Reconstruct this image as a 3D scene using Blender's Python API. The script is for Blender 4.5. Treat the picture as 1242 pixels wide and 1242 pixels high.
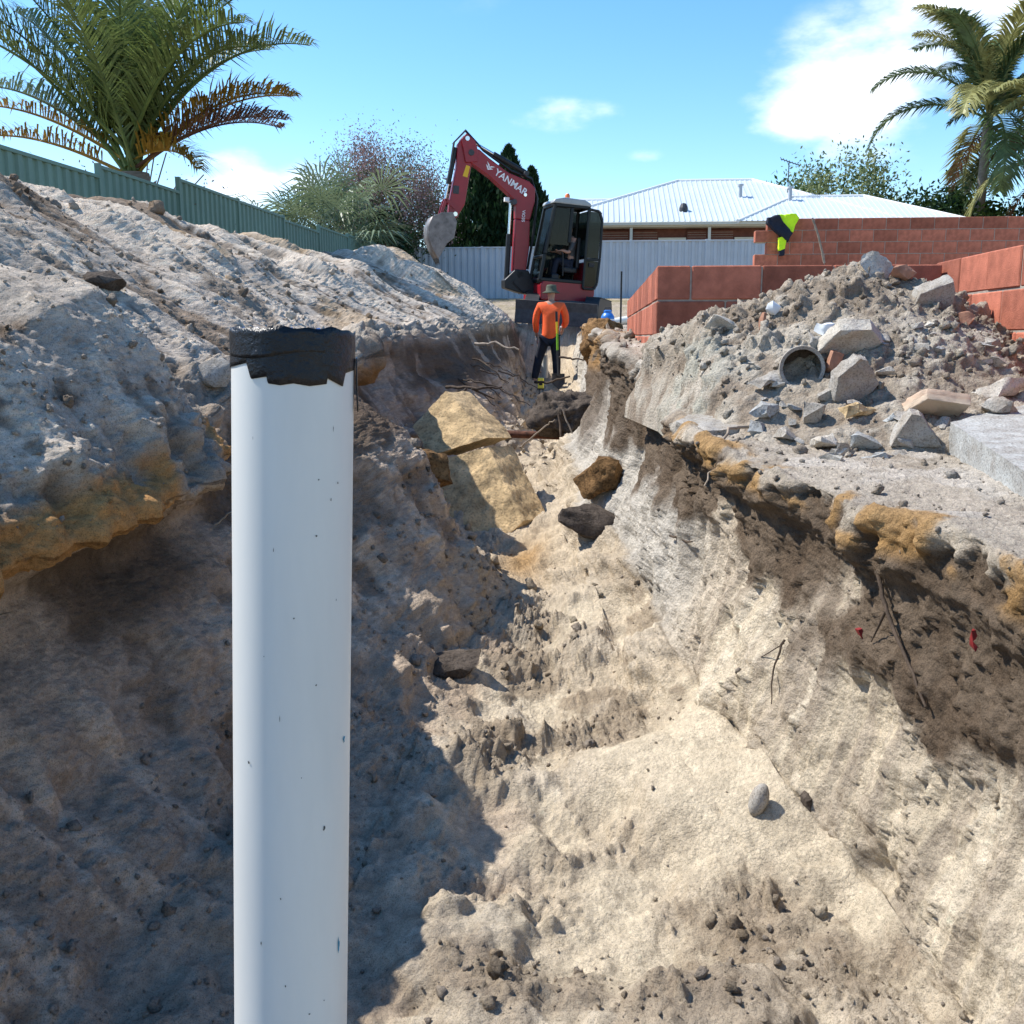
import bpy, bmesh, math, random
import numpy as np
from mathutils import Vector, Matrix, Euler
for o in list(bpy.data.objects): bpy.data.objects.remove(o)
sc = bpy.context.scene
C = sc.collection
R = math.radians
# ------------------------------------------------------------------ camera
cam = bpy.data.cameras.new('camera'); camo = bpy.data.objects.new('camera', cam); C.objects.link(camo)
camo.location = (0, 0, 1.7); camo.rotation_euler = (R(90-10.1), 0, R(4.88))
cam.sensor_width = 36; cam.lens = 34.8; cam.clip_start = .02; cam.clip_end = 3000
sc.camera = camo
# ------------------------------------------------------------------ sun and sky
SUN = Vector((-.90, .22, 0)).normalized(); EL = R(52)
sdir = Vector((SUN.x*math.cos(EL), SUN.y*math.cos(EL), math.sin(EL)))
sl = bpy.data.lights.new('sun', 'SUN'); sl.energy = 4.7; sl.angle = R(.53); sl.color = (1, .965, .91)
so = bpy.data.objects.new('sun', sl); C.objects.link(so); so.location = sdir*60
so.rotation_euler = sdir.to_track_quat('Z', 'Y').to_euler()
w = bpy.data.worlds.new('World'); sc.world = w; w.use_nodes = True
N = w.node_tree.nodes; LK = w.node_tree.links; N.clear()
def wn(t, **k):
    n = N.new(t)
    for a, b in k.items(): setattr(n, a, b)
    return n
def wmath(op, a, b=None, clamp=False):
    n = wn('ShaderNodeMath', operation=op, use_clamp=clamp)
    for i, q in enumerate((a, b)):
        if q is None: continue
        if isinstance(q, (int, float)): n.inputs[i].default_value = q
        else: LK.new(q, n.inputs[i])
    return n.outputs[0]
sky = wn('ShaderNodeTexSky', sky_type='NISHITA', sun_disc=False)
sky.sun_elevation = EL; sky.sun_rotation = math.atan2(sdir.x, sdir.y)
sky.air_density = 1.0; sky.dust_density = .35; sky.ozone_density = 2.2
hs = wn('ShaderNodeHueSaturation'); hs.inputs['Saturation'].default_value = 1.30; hs.inputs['Hue'].default_value = .500; hs.inputs['Value'].default_value = 1.08
LK.new(sky.outputs[0], hs.inputs['Color'])
tc = wn('ShaderNodeTexCoord'); gen = tc.outputs['Generated']
nz = wn('ShaderNodeTexNoise'); nz.inputs['Scale'].default_value = 7; nz.inputs['Detail'].default_value = 9; nz.inputs['Roughness'].default_value = .55
mp = wn('ShaderNodeMapping'); mp.inputs['Scale'].default_value = (1, 1, 2.2); LK.new(gen, mp.inputs[0]); LK.new(mp.outputs[0], nz.inputs['Vector'])
big = wn('ShaderNodeTexNoise'); big.inputs['Scale'].default_value = 2.1; big.inputs['Detail'].default_value = 3; LK.new(mp.outputs[0], big.inputs['Vector'])
acc = wmath('MULTIPLY', wmath('SUBTRACT', big.outputs[0], .60), 2.2)
acc = wmath('MAXIMUM', acc, 0)
# the separate clouds seen in the photograph: centre direction, half-width and half-height
for (x, y, z, rw, rh, st) in [(24.5,100,23.0,.085,.055,1.0),(34,100,30.3,.10,.045,.85),(28,100,26,.07,.06,.9),(19.0,100,20.6,.06,.03,.9),(21.0,100,25.0,.035,.014,.6),
                              (-4.2,100,20.9,.062,.016,.62),(4.4,100,16.7,.03,.010,.35),(-35,100,14.2,.05,.032,1.0),(-29,100,15.2,.04,.020,.9),(-75,100,12,.25,.03,.8),(-12,100,33.5,.03,.01,.4)]:
    v = Vector((x, y, z)).normalized()
    sb = wn('ShaderNodeVectorMath', operation='SUBTRACT'); LK.new(gen, sb.inputs[0]); sb.inputs[1].default_value = v
    ml = wn('ShaderNodeVectorMath', operation='MULTIPLY'); LK.new(sb.outputs[0], ml.inputs[0]); ml.inputs[1].default_value = (1/rw, 1/rw, 1/rh)
    ln = wn('ShaderNodeVectorMath', operation='LENGTH'); LK.new(ml.outputs[0], ln.inputs[0])
    mr = wn('ShaderNodeMapRange', interpolation_type='SMOOTHSTEP'); LK.new(ln.outputs['Value'], mr.inputs[0])
    mr.inputs[1].default_value = 0; mr.inputs[2].default_value = 1.75; mr.inputs[3].default_value = st; mr.inputs[4].default_value = 0
    acc = wmath('MAXIMUM', acc, mr.outputs[0])
cov = wmath('ADD', acc, wmath('MULTIPLY', wmath('SUBTRACT', nz.outputs[0], .53), 3.2))
cov = wmath('MULTIPLY', cov, wmath('MULTIPLY', acc, 3.0, True))
mr = wn('ShaderNodeMapRange', interpolation_type='SMOOTHSTEP'); LK.new(cov, mr.inputs[0]); mr.inputs[1].default_value = .10; mr.inputs[2].default_value = 1.15; mr.inputs[4].default_value = .88
mx = wn('ShaderNodeMix', data_type='RGBA'); LK.new(mr.outputs[0], mx.inputs[0]); LK.new(hs.outputs[0], mx.inputs[6])
mx.inputs[7].default_value = (7.0, 7.2, 7.5, 1)
bg = wn('ShaderNodeBackground'); bg.inputs['Strength'].default_value = .15; LK.new(mx.outputs[2], bg.inputs[0])
ow = wn('ShaderNodeOutputWorld'); LK.new(bg.outputs[0], ow.inputs[0])
vs = sc.view_settings; vs.view_transform = 'Standard'; vs.look = 'None'; vs.exposure = .64; vs.gamma = 1
# ------------------------------------------------------------------ materials
MATS = {}
def mat(name, col, rough=.85, var=.25, scale=8, bump=.0, bscale=60, metal=0, spec=.3, rand=0, col2=None, attr=None, speck=0, stretch=None):
    m = bpy.data.materials.new(name); m.use_nodes = True; MATS[name] = m
    t = m.node_tree; n = t.nodes; L = t.links; b = n['Principled BSDF']
    b.inputs['Roughness'].default_value = rough; b.inputs['Metallic'].default_value = metal; b.inputs['Specular IOR Level'].default_value = spec
    tx = n.new('ShaderNodeTexCoord'); co = tx.outputs['Object']
    if stretch:
        q = n.new('ShaderNodeMapping'); q.inputs['Scale'].default_value = stretch; L.new(co, q.inputs[0]); co = q.outputs[0]
    z = n.new('ShaderNodeTexNoise'); z.inputs['Scale'].default_value = scale; z.inputs['Detail'].default_value = 6; z.inputs['Roughness'].default_value = .65; L.new(co, z.inputs['Vector'])
    base = n.new('ShaderNodeMix'); base.data_type = 'RGBA'
    c2 = col2 or tuple(max(0, c*(1-var*1.6)) for c in col)
    rp = n.new('ShaderNodeMapRange'); rp.inputs[1].default_value = .3; rp.inputs[2].default_value = .7; L.new(z.outputs[0], rp.inputs[0]); L.new(rp.outputs[0], base.inputs[0])
    base.inputs[6].default_value = (*c2, 1); base.inputs[7].default_value = (*[min(1, c*(1+var*.5)) for c in col], 1)
    out = base.outputs[2]
    if attr:
        a = n.new('ShaderNodeAttribute'); a.attribute_name = attr
        g = n.new('ShaderNodeMix'); g.data_type = 'RGBA'; g.blend_type = 'MULTIPLY'; g.inputs[0].default_value = 1
        L.new(a.outputs['Color'], g.inputs[6]); L.new(out, g.inputs[7]); out = g.outputs[2]
    if speck:
        s = n.new('ShaderNodeTexNoise'); s.inputs['Scale'].default_value = bscale*1.3; s.inputs['Detail'].default_value = 3; L.new(co, s.inputs['Vector'])
        q = n.new('ShaderNodeMapRange'); q.inputs[1].default_value = .34; q.inputs[2].default_value = .5; q.inputs[3].default_value = 1-speck; q.inputs[4].default_value = 1; L.new(s.outputs[0], q.inputs[0])
        g = n.new('ShaderNodeMix'); g.data_type = 'RGBA'; g.blend_type = 'MULTIPLY'; g.inputs[0].default_value = 1
        L.new(out, g.inputs[6]); L.new(q.outputs[0], g.inputs[7]); out = g.outputs[2]
    if rand:
        oi = n.new('ShaderNodeObjectInfo'); q = n.new('ShaderNodeMapRange'); q.inputs[3].default_value = 1-rand; q.inputs[4].default_value = 1+rand*.6; L.new(oi.outputs['Random'], q.inputs[0])
        g = n.new('ShaderNodeMix'); g.data_type = 'RGBA'; g.blend_type = 'MULTIPLY'; g.inputs[0].default_value = 1
        L.new(out, g.inputs[6]); L.new(q.outputs[0], g.inputs[7]); out = g.outputs[2]
    L.new(out, b.inputs['Base Color'])
    if bump:
        bz = n.new('ShaderNodeTexNoise'); bz.inputs['Scale'].default_value = bscale; bz.inputs['Detail'].default_value = 5; bz.inputs['Roughness'].default_value = .7; L.new(co, bz.inputs['Vector'])
        bp = n.new('ShaderNodeBump'); bp.inputs['Strength'].default_value = 1; bp.inputs['Distance'].default_value = bump; L.new(bz.outputs[0], bp.inputs['Height']); L.new(bp.outputs[0], b.inputs['Normal'])
        if attr:
            bz2 = n.new('ShaderNodeTexVoronoi'); bz2.inputs['Scale'].default_value = bscale*.35; L.new(co, bz2.inputs['Vector'])
            b2 = n.new('ShaderNodeBump'); b2.invert = True; b2.inputs['Strength'].default_value = .6; b2.inputs['Distance'].default_value = bump*1.3; L.new(bz2.outputs['Distance'], b2.inputs['Height']); L.new(b2.outputs[0], bp.inputs['Normal'])
    return m
mat('soil', (1,1,1), .97, .16, 22, .009, 210, spec=.10, attr='Col', speck=.38)
mat('concrete', (.44,.415,.37), .93, .16, 11, .007, 110, spec=.15, speck=.4, col2=(.29,.245,.19))
mat('concrete_pale', (.60,.56,.48), .93, .16, 11, .007, 110, spec=.15, speck=.35, col2=(.42,.36,.28))
mat('concrete_blue', (.43,.44,.42), .93, .25, 12, .007, 90, spec=.15, speck=.4, col2=(.27,.25,.22))
mat('limestone', (.66,.47,.25), .95, .38, 7, .010, 45, spec=.15, speck=.35)
mat('ironstone', (.26,.145,.06), .95, .5, 11, .012, 50, spec=.15, speck=.5)
mat('dark_clod', (.12,.095,.075), .97, .35, 11, .012, 60, spec=.1, speck=.4)
mat('clay_brick', (.42,.22,.14), .9, .3, 14, .004, 90, spec=.2)
mat('striped_brick', (.56,.47,.35), .92, .1, 3.0, .004, 90, spec=.2, col2=(.50,.33,.23), stretch=(.3,7,.3))
mat('red_block', (.46,.155,.095), .93, .24, 9, .005, 130, spec=.2, rand=.32)
mat('mortar', (.40,.34,.28), .95, .2, 20, .003, 120, spec=.1)
mat('pvc', (.66,.655,.61), .40, .07, 5, 0, spec=.45, stretch=(1,1,.2))
mat('pvc_grime', (.10,.10,.09), .8, .3, 60)
mat('blue_primer', (.02,.27,.42), .6, .4, 90)
mat('tape', (.009,.010,.012), .34, .3, 30, .004, 55, spec=.35)
mat('blue_plastic', (.02,.07,.25), .3, .4, 40, spec=.5)
mat('rust', (.14,.055,.03), .85, .5, 25, .003, 100)
mat('root', (.095,.066,.045), .9, .35, 30, .003, 120)
mat('dry_stick', (.34,.27,.20), .9, .3, 30, .002, 120)
mat('green_steel', (.13,.225,.185), .55, .1, 1.2, spec=.35)
mat('grey_steel', (.47,.50,.53), .55, .08, 1.2, spec=.35)
mat('roof_steel', (.52,.575,.61), .5, .06, .8, spec=.4)
mat('cream_paint', (.62,.58,.47), .7, .06, 2)
mat('white_paint', (.78,.78,.75), .6, .05, 2)
mat('house_brick', (.16,.062,.042), .9, .25, 6)
mat('window_dark', (.05,.055,.06), .15, .2, 2, spec=.6)
mat('maroon', (.29,.010,.020), .36, .12, 5, spec=.5)
mat('machine_black', (.018,.019,.021), .5, .3, 12, spec=.4)
mat('machine_grey', (.06,.062,.066), .6, .3, 12, .002, 40, spec=.4)
mat('cab_frame', (.010,.013,.013), .45, .2, 6, spec=.35)
mat('cab_roof', (.34,.37,.37), .4, .1, 6, spec=.5)
mat('chrome', (.7,.7,.7), .2, .05, 6, metal=1)
mat('bucket_steel', (.22,.20,.19), .5, .3, 9, .002, 40, metal=.35)
mat('decal_white', (.8,.8,.8), .5, .03, 6)
mat('decal_yellow', (.75,.45,.03), .5, .03, 6)
mat('beacon', (.85,.20,.04), .25, .05, 6, spec=.6)
mat('skin', (.42,.24,.17), .6, .08, 12)
mat('hivis_orange', (.95,.135,.035), .8, .10, 9, .004, 30)
mat('hivis_yellow', (.62,.95,.02), .75, .08, 9, .004, 30)
mat('navy', (.018,.022,.036), .85, .2, 14, .004, 30)
mat('hat_green', (.085,.095,.065), .9, .2, 20)
mat('glove', (.36,.36,.37), .8, .2, 20)
mat('boot', (.085,.06,.04), .8, .25, 20)
mat('fibreglass_green', (.25,.55,.04), .45, .08, 8)
mat('fibreglass_yellow', (.85,.55,.03), .45, .08, 8)
mat('level_yellow', (.85,.75,.10), .5, .08, 8)
mat('cooler_blue', (.03,.18,.55), .35, .08, 8, spec=.5)
mat('red_plastic', (.26,.02,.02), .6, .4, 30)
for nm, c, r in [('palm_leaf',(.15,.20,.055),.45),('palm_leaf_yellow',(.40,.24,.035),.6),('palm_leaf_brown',(.17,.085,.05),.8),('cocos_leaf',(.13,.19,.075),.4),('cocos_leaf_pale',(.36,.35,.13),.45),
                 ('fan_leaf',(.21,.27,.15),.4),('cypress_leaf',(.022,.055,.016),.7),('shrub_leaf',(.12,.14,.065),.7),('shrub_red',(.30,.20,.19),.7),('gum_leaf',(.24,.28,.12),.6),('hedge_leaf',(.06,.11,.022),.6)]:
    m = mat(nm, c, r, .35, 2.5, spec=.3)
    t = m.node_tree; b = t.nodes['Principled BSDF']; o = t.nodes['Material Output']
    tr = t.nodes.new('ShaderNodeBsdfTranslucent'); ms = t.nodes.new('ShaderNodeMixShader'); ms.inputs[0].default_value = .28
    t.links.new(b.inputs['Base Color'].links[0].from_socket, tr.inputs[0]); t.links.new(b.outputs[0], ms.inputs[1]); t.links.new(tr.outputs[0], ms.inputs[2]); t.links.new(ms.outputs[0], o.inputs[0])
mat('bark', (.16,.125,.10), .95, .3, 9, .01, 30)
mat('palm_trunk', (.20,.17,.14), .95, .3, 6, .01, 20, stretch=(1,1,5))
m = mat('cab_glass', (.03,.035,.035), .08, .1, 3, spec=.6)
t = m.node_tree; b = t.nodes['Principled BSDF']; o = t.nodes['Material Output']
tr = t.nodes.new('ShaderNodeBsdfTransparent'); tr.inputs[0].default_value = (.17,.20,.19,1)
ms = t.nodes.new('ShaderNodeMixShader'); ms.inputs[0].default_value = .30
t.links.new(tr.outputs[0], ms.inputs[1]); t.links.new(b.outputs[0], ms.inputs[2]); t.links.new(ms.outputs[0], o.inputs[0])
# ------------------------------------------------------------------ object helpers
def tag(o, label=None, cat=None, group=None, kind=None):
    if label: o['label'] = label
    if cat: o['category'] = cat
    if group: o['group'] = group
    if kind: o['kind'] = kind
    return o
def empty(name, loc=(0,0,0), label=None, cat=None, group=None):
    o = bpy.data.objects.new(name, None); o.empty_display_size = .1; C.objects.link(o); o.location = loc
    return tag(o, label, cat, group)
def link(name, me, m=None, parent=None):
    o = bpy.data.objects.new(name, me); C.objects.link(o)
    if m and not me.materials: me.materials.append(MATS[m])
    if parent is not None: o.parent = parent
    return o
class MB:
    def __init__(s): s.v = []; s.f = []
    def add(s, vs, fs):
        k = len(s.v); s.v += [tuple(v) for v in vs]; s.f += [tuple(i+k for i in f) for f in fs]; return s
    def box(s, a, b, M=None):
        vs = [Vector((x,y,z)) for x in (a[0],b[0]) for y in (a[1],b[1]) for z in (a[2],b[2])]
        if M: vs = [M@v for v in vs]
        return s.add(vs, [(0,1,3,2),(4,6,7,5),(0,4,5,1),(2,3,7,6),(0,2,6,4),(1,5,7,3)])
    def bar(s, p, q, wd, ht, up=(0,0,1)):
        p = Vector(p); q = Vector(q); d = (q-p).normalized(); u = Vector(up)
        if abs(d.dot(u)) > .99: u = Vector((1,0,0))
        x = d.cross(u).normalized(); z = x.cross(d)
        vs = [c + x*a*wd/2 + z*b*ht/2 for c in (p,q) for a in (-1,1) for b in (-1,1)]
        return s.add(vs, [(0,1,3,2),(4,6,7,5),(0,4,5,1),(2,3,7,6),(0,2,6,4),(1,5,7,3)])
    def tube(s, pts, rad, n=10, cap=True):
        pts = [Vector(p) for p in pts]; k = len(s.v)
        if isinstance(rad, (int,float)): rad = [rad]*len(pts)
        up = None
        for i, p in enumerate(pts):
            d = (pts[min(i+1,len(pts)-1)]-pts[max(i-1,0)]).normalized()
            if up is None: up = d.orthogonal().normalized()
            x = d.cross(up).normalized(); up = x.cross(d).normalized()
            for j in range(n):
                a = 2*math.pi*j/n; s.v.append(tuple(p + (x*math.cos(a)+up*math.sin(a))*rad[i]))
        for i in range(len(pts)-1):
            for j in range(n):
                s.f.append((k+i*n+j, k+i*n+(j+1)%n, k+(i+1)*n+(j+1)%n, k+(i+1)*n+j))
        if cap:
            s.f.append(tuple(k+j for j in range(n))[::-1]); s.f.append(tuple(k+(len(pts)-1)*n+j for j in range(n)))
        return s
    def prism(s, poly, y0, y1, M=None):       # polygon in x,z pushed along y
        n = len(poly); vs = [Vector((x,y0,z)) for x,z in poly]+[Vector((x,y1,z)) for x,z in poly]
        if M: vs = [M@v for v in vs]
        return s.add(vs, [tuple(range(n)), tuple(range(2*n-1,n-1,-1))]+[(i,i+n,(i+1)%n+n,(i+1)%n) for i in range(n)])
    def lathe(s, prof, n=20, M=None):
        k = len(prof); vs = []
        for j in range(n):
            a = 2*math.pi*j/n
            for r, z in prof: vs.append(Vector((r*math.cos(a), r*math.sin(a), z)))
        if M: vs = [M@v for v in vs]
        return s.add(vs, [(j*k+i, ((j+1)%n)*k+i, ((j+1)%n)*k+i+1, j*k+i+1) for j in range(n) for i in range(k-1)])
    def build(s, name, m, parent=None, smooth=0, bevel=0, seg=2):
        me = bpy.data.meshes.new(name); me.from_pydata(s.v, [], s.f)
        bm = bmesh.new(); bm.from_mesh(me); bmesh.ops.recalc_face_normals(bm, faces=bm.faces)
        if bevel:
            es = [e for e in bm.edges if len(e.link_faces) == 2 and e.calc_face_angle(0) > .5]
            bmesh.ops.bevel(bm, geom=es, offset=bevel, segments=seg, affect='EDGES', profile=.5, clamp_overlap=True)
        bm.to_mesh(me); bm.free()
        if smooth:
            me.polygons.foreach_set('use_smooth', [True]*len(me.polygons)); me.set_sharp_from_angle(angle=R(smooth))
        return link(name, me, m, parent)
# ------------------------------------------------------------------ noise
def h3(i, j, k, s):
    h = (i*np.uint32(374761393) + j*np.uint32(668265263) + k*np.uint32(2246822519) + np.uint32((s*3266489917+12345) & 0xffffffff))
    h ^= h >> np.uint32(15); h *= np.uint32(2246822519); h ^= h >> np.uint32(13); h *= np.uint32(3266489917); h ^= h >> np.uint32(16)
    return h.astype(np.float32)*np.float32(1/4294967295.)
def vn(x, y, z, s=0):
    fx, fy, fz = np.floor(x), np.floor(y), np.floor(z)
    i, j, k = [(q.astype(np.int64)+100000).astype(np.uint32) for q in (fx,fy,fz)]
    u, v, w_ = (x-fx), (y-fy), (z-fz)
    u, v, w_ = [q*q*q*(q*(q*6-15)+10) for q in (u,v,w_)]
    o = np.uint32(1); r = []
    for dk in (0,1):
        for dj in (0,1):
            a = h3(i, j+np.uint32(dj), k+np.uint32(dk), s); b_ = h3(i+o, j+np.uint32(dj), k+np.uint32(dk), s)
            r.append(a+(b_-a)*u)
    a = r[0]+(r[1]-r[0])*v; b_ = r[2]+(r[3]-r[2])*v
    return a+(b_-a)*w_
def fbm(p, sc_, oct_=4, s=0, gain=.5):
    x, y, z = p[0]*sc_, p[1]*sc_, p[2]*sc_; t = 0; a = 1; n = 0
    for q in range(oct_):
        t = t + a*vn(x, y, z, s+q*17); n += a; a *= gain
        x, y, z = (x*.8+y*.6)*2.03+3.1, (-x*.6+y*.8)*2.03+7.7, z*2.03+1.3+x*.2
    return t/n-.5
def lumps(p, sc_, s=0, rmin=.25, rmax=.62):     # rounded clods of random size, height 0..1
    x, y, z = [q*np.float32(sc_) for q in p]
    fx, fy, fz = np.floor(x), np.floor(y), np.floor(z); best = np.zeros_like(x)
    for di in (-1,0,1):
        for dj in (-1,0,1):
            for dk in (-1,0,1):
                i, j, k = [((q+d).astype(np.int64)+100000).astype(np.uint32) for q, d in ((fx,di),(fy,dj),(fz,dk))]
                a = h3(i,j,k,s); b_ = h3(i,j,k,s+5); c = h3(i,j,k,s+9); r = rmin+(rmax-rmin)*h3(i,j,k,s+13)**2
                d2 = (x-fx-di-a)**2+(y-fy-dj-b_)**2+(z-fz-dk-c)**2
                best = np.maximum(best, np.maximum(r*r-d2, 0)/r)
    return best
def sstep(a, b, x):
    t = np.clip((x-a)/(b-a), 0, 1); return t*t*(3-2*t)
def mixc(c, col, m): return c*(1-m[...,None]) + np.array(col, np.float32)*m[...,None]
def grid_mesh(name, V, cols, c0, c1):
    V = V[:, c0:c1]; n, m = V.shape[:2]; me = bpy.data.meshes.new(name)
    me.vertices.add(n*m); me.vertices.foreach_set('co', V.reshape(-1).astype(np.float32))
    idx = np.arange(n*m, dtype=np.int32).reshape(n, m)
    q = np.stack([idx[:-1,:-1], idx[:-1,1:], idx[1:,1:], idx[1:,:-1]], -1).reshape(-1)
    nf = (n-1)*(m-1); me.loops.add(nf*4); me.loops.foreach_set('vertex_index', q)
    me.polygons.add(nf); me.polygons.foreach_set('loop_start', np.arange(nf, dtype=np.int32)*4)
    me.polygons.foreach_set('use_smooth', np.ones(nf, bool)); me.update(calc_edges=True)
    ca = me.color_attributes.new('Col', 'FLOAT_COLOR', 'POINT')
    cc = np.ones((n*m, 4), np.float32); cc[:, :3] = cols[:, c0:c1].reshape(-1, 3); ca.data.foreach_set('color', cc.reshape(-1))
    return me
# ------------------------------------------------------------------ the ground: a trench swept along y
ST = [ # y, then F C M O L U W A B D E G H R S T as (x, z)
(-5,  (-6.3,1.2),(-5,1.3),(-3,1.2),(-2,1.05),(-1.6,1.0),(-1.5,.98),(-1.2,.95),(-1.0,.9),(-.6,.9),(0,.9),(.5,.9),(.9,.92),(1.1,.95),(1.3,1.0),(1.8,1),(3,1)),
(0,   (-6.3,1.6),(-4.8,1.8),(-3.2,1.45),(-2.0,1.12),(-1.6,1.02),(-1.68,.85),(-1.5,.4),(-1.35,.05),(-.8,-.02),(-.1,-.03),(.6,0),(1.0,.1),(1.12,.6),(1.25,1.05),(1.8,1.1),(3,1.1)),
(2.3, (-6.3,1.9),(-4.8,2.5),(-3.2,1.9),(-1.74,1.60),(-1.42,1.12),(-1.74,.92),(-1.44,.46),(-1.15,.16),(-.75,0),(-.1,0),(.58,.05),(.93,.14),(1.02,.62),(1.03,1.19),(1.6,1.2),(3,1.2)),
(3.2, (-6.3,2.1),(-4.8,2.85),(-3.4,2.35),(-1.70,1.82),(-1.22,1.23),(-1.48,1.02),(-1.22,.52),(-.96,.26),(-.7,.08),(-.1,.03),(.40,.10),(.66,.20),(.78,.7),(.76,1.22),(1.4,1.23),(3,1.23)),
(4.2, (-6.3,2.2),(-4.8,3.0),(-3.4,2.42),(-2.3,1.78),(-1.70,1.38),(-1.58,1.1),(-1.32,.68),(-1.02,.36),(-.7,.16),(-.25,.08),(.18,.15),(.40,.32),(.50,.82),(.47,1.27),(1.4,1.27),(3,1.3)),
(5.3, (-6.3,2.2),(-4.8,3.0),(-3.4,2.5),(-2.2,1.85),(-1.6,1.52),(-1.2,1.28),(-.92,1.02),(-.74,.55),(-.5,.25),(-.25,.2),(.03,.28),(.20,.50),(.36,.92),(.38,1.36),(1.4,1.33),(3,1.4)),
(6.5, (-6.3,2.2),(-4.8,3.0),(-3.4,2.5),(-2.2,1.82),(-1.52,1.55),(-1.60,1.25),(-1.46,.85),(-1.15,.5),(-.88,.35),(-.55,.33),(-.2,.42),(-.02,.62),(.14,1.0),(.20,1.60),(1.4,1.66),(3,1.6)),
(8.5, (-6.3,2.2),(-4.7,2.88),(-3.3,2.45),(-2.6,1.90),(-2.0,1.64),(-2.0,1.3),(-1.75,.92),(-1.3,.6),(-.9,.45),(-.6,.42),(-.35,.55),(-.2,.85),(0,1.2),(.12,1.66),(1.4,1.70),(3,1.65)),
(11,  (-6.3,2.2),(-4.5,2.88),(-3.2,2.45),(-2.3,2.0),(-1.7,1.76),(-1.42,1.4),(-1.1,1.0),(-.88,.75),(-.7,.55),(-.5,.52),(-.3,.6),(-.15,.85),(-.05,1.3),(.06,1.74),(1.4,1.74),(3,1.7)),
(14,  (-6.3,2.2),(-4.1,2.92),(-2.9,2.5),(-2.0,2.1),(-1.55,1.85),(-1.42,1.5),(-1.25,1.1),(-1.1,.75),(-.9,.6),(-.65,.58),(-.4,.62),(-.2,.9),(-.1,1.35),(.05,1.76),(1.4,1.8),(3,1.8)),
(16.5,(-6.2,2.2),(-3.3,2.9),(-2.5,2.55),(-1.9,2.2),(-1.5,1.9),(-1.4,1.5),(-1.35,1.1),(-1.25,.8),(-1.05,.65),(-.8,.62),(-.5,.66),(-.3,.9),(-.25,1.4),(-.1,1.85),(1.4,1.85),(3,1.85)),
(18.6,(-6.1,2.3),(-3.0,2.85),(-2.4,2.5),(-1.9,2.2),(-1.6,1.95),(-1.5,1.7),(-1.45,1.4),(-1.35,1.2),(-1.1,1.12),(-.85,1.12),(-.55,1.14),(-.4,1.3),(-.35,1.6),(-.2,1.9),(1.4,1.92),(3,1.92)),
(19.5,(-6.1,2.2),(-3.0,2.45),(-2.4,2.25),(-1.9,2.05),(-1.6,1.94),(-1.5,1.93),(-1.45,1.92),(-1.35,1.92),(-1.1,1.92),(-.85,1.92),(-.55,1.92),(-.4,1.92),(-.35,1.92),(-.2,1.93),(1.4,1.94),(3,1.95)),
(23,  (-6,2.2),(-3.0,2.15),(-2.4,2.12),(-1.9,2.1),(-1.6,2.1),(-1.5,2.1),(-1.45,2.1),(-1.35,2.1),(-1.1,2.1),(-.85,2.1),(-.55,2.1),(-.4,2.1),(-.35,2.1),(-.2,2.1),(1.4,2.1),(3,2.1)),
]
XS = [p[0] for p in ST[-1][1:]]
for yy, zz in ((33,2.9),(45,3.6),(60,4.0),(420,4.0)): ST.append((yy,)+tuple((x,zz) for x in XS))
ST.insert(0, (-400,)+tuple((p[0],1.0) for p in ST[0][1:])); ST.insert(1, (-9,)+tuple((p[0],1.0) for p in ST[1][1:]))
SY = np.array([s[0] for s in ST], float); SP = np.array([[p for p in s[1:]] for s in ST], float)
def gz(y): return float(np.interp(y, [-9,0,3,8.5,14,19.5,23,33,45,60], [1,1.1,1.2,1.5,1.8,1.95,2.1,2.9,3.6,4.0]))
rows = [-400,-60,-20,-9,-7,-5,-4]+list(np.arange(-3,1.7,.08)); y = 1.7
while y < 20: rows.append(y); y += .0042*y
rows += list(np.linspace(20,32,40))+list(np.linspace(33,60,28))+[80,150,420]
YR = np.array(rows)
def hermite(ys, Ps, yq):
    d = np.zeros_like(Ps); h = np.diff(ys)[:,None,None]; dl = np.diff(Ps, axis=0)/h
    same = (dl[:-1]*dl[1:]) > 0
    d[1:-1] = np.where(same, 2*dl[:-1]*dl[1:]/np.where(same, dl[:-1]+dl[1:], 1), 0)
    i = np.clip(np.searchsorted(ys, yq)-1, 0, len(ys)-2); H = (ys[i+1]-ys[i]); t = ((yq-ys[i])/H)[:,None,None]; H = H[:,None,None]
    return (2*t**3-3*t**2+1)*Ps[i]+(t**3-2*t**2+t)*H*d[i]+(-2*t**3+3*t**2)*Ps[i+1]+(t**3-t**2)*H*d[i+1]
K = hermite(SY, SP, YR)
wob = lambda f, s: (vn(YR*f, YR*0+s*3.3, YR*0, s)-.5)*np.clip((20-YR)/2, 0, 1)*np.clip((YR+4)/3, 0, 1)
for q in range(4, 14):
    K[:,q,0] += wob(1.6, 40)*.10*(q < 8)+wob(1.4, 60)*.12*(q > 10)+wob(3.7, 70+q)*.05
    K[:,q,1] += wob(2.3, 90+q)*.05
gy = np.array([gz(v) for v in YR])
ext = lambda x: np.stack([np.full_like(YR, x), gy], -1)[:,None]
K = np.concatenate([ext(-400), ext(-30), ext(-7.4), K, ext(8), ext(30), ext(400)], 1)
NSEG = [2,6,5,24,100,120,100,50,80,60,55,85,85,55,85,85,110,60,20,5,2]
parts_, cs = [], []
for q, n in enumerate(NSEG):
    t = np.linspace(0, 1, n, endpoint=False)[None,:,None]
    parts_.append(K[:,q:q+1]*(1-t)+K[:,q+1:q+2]*t); cs.append(q-3+t[0,:,0])
parts_.append(K[:,-1:]); cs.append(np.array([len(NSEG)-3.0]))
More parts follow.
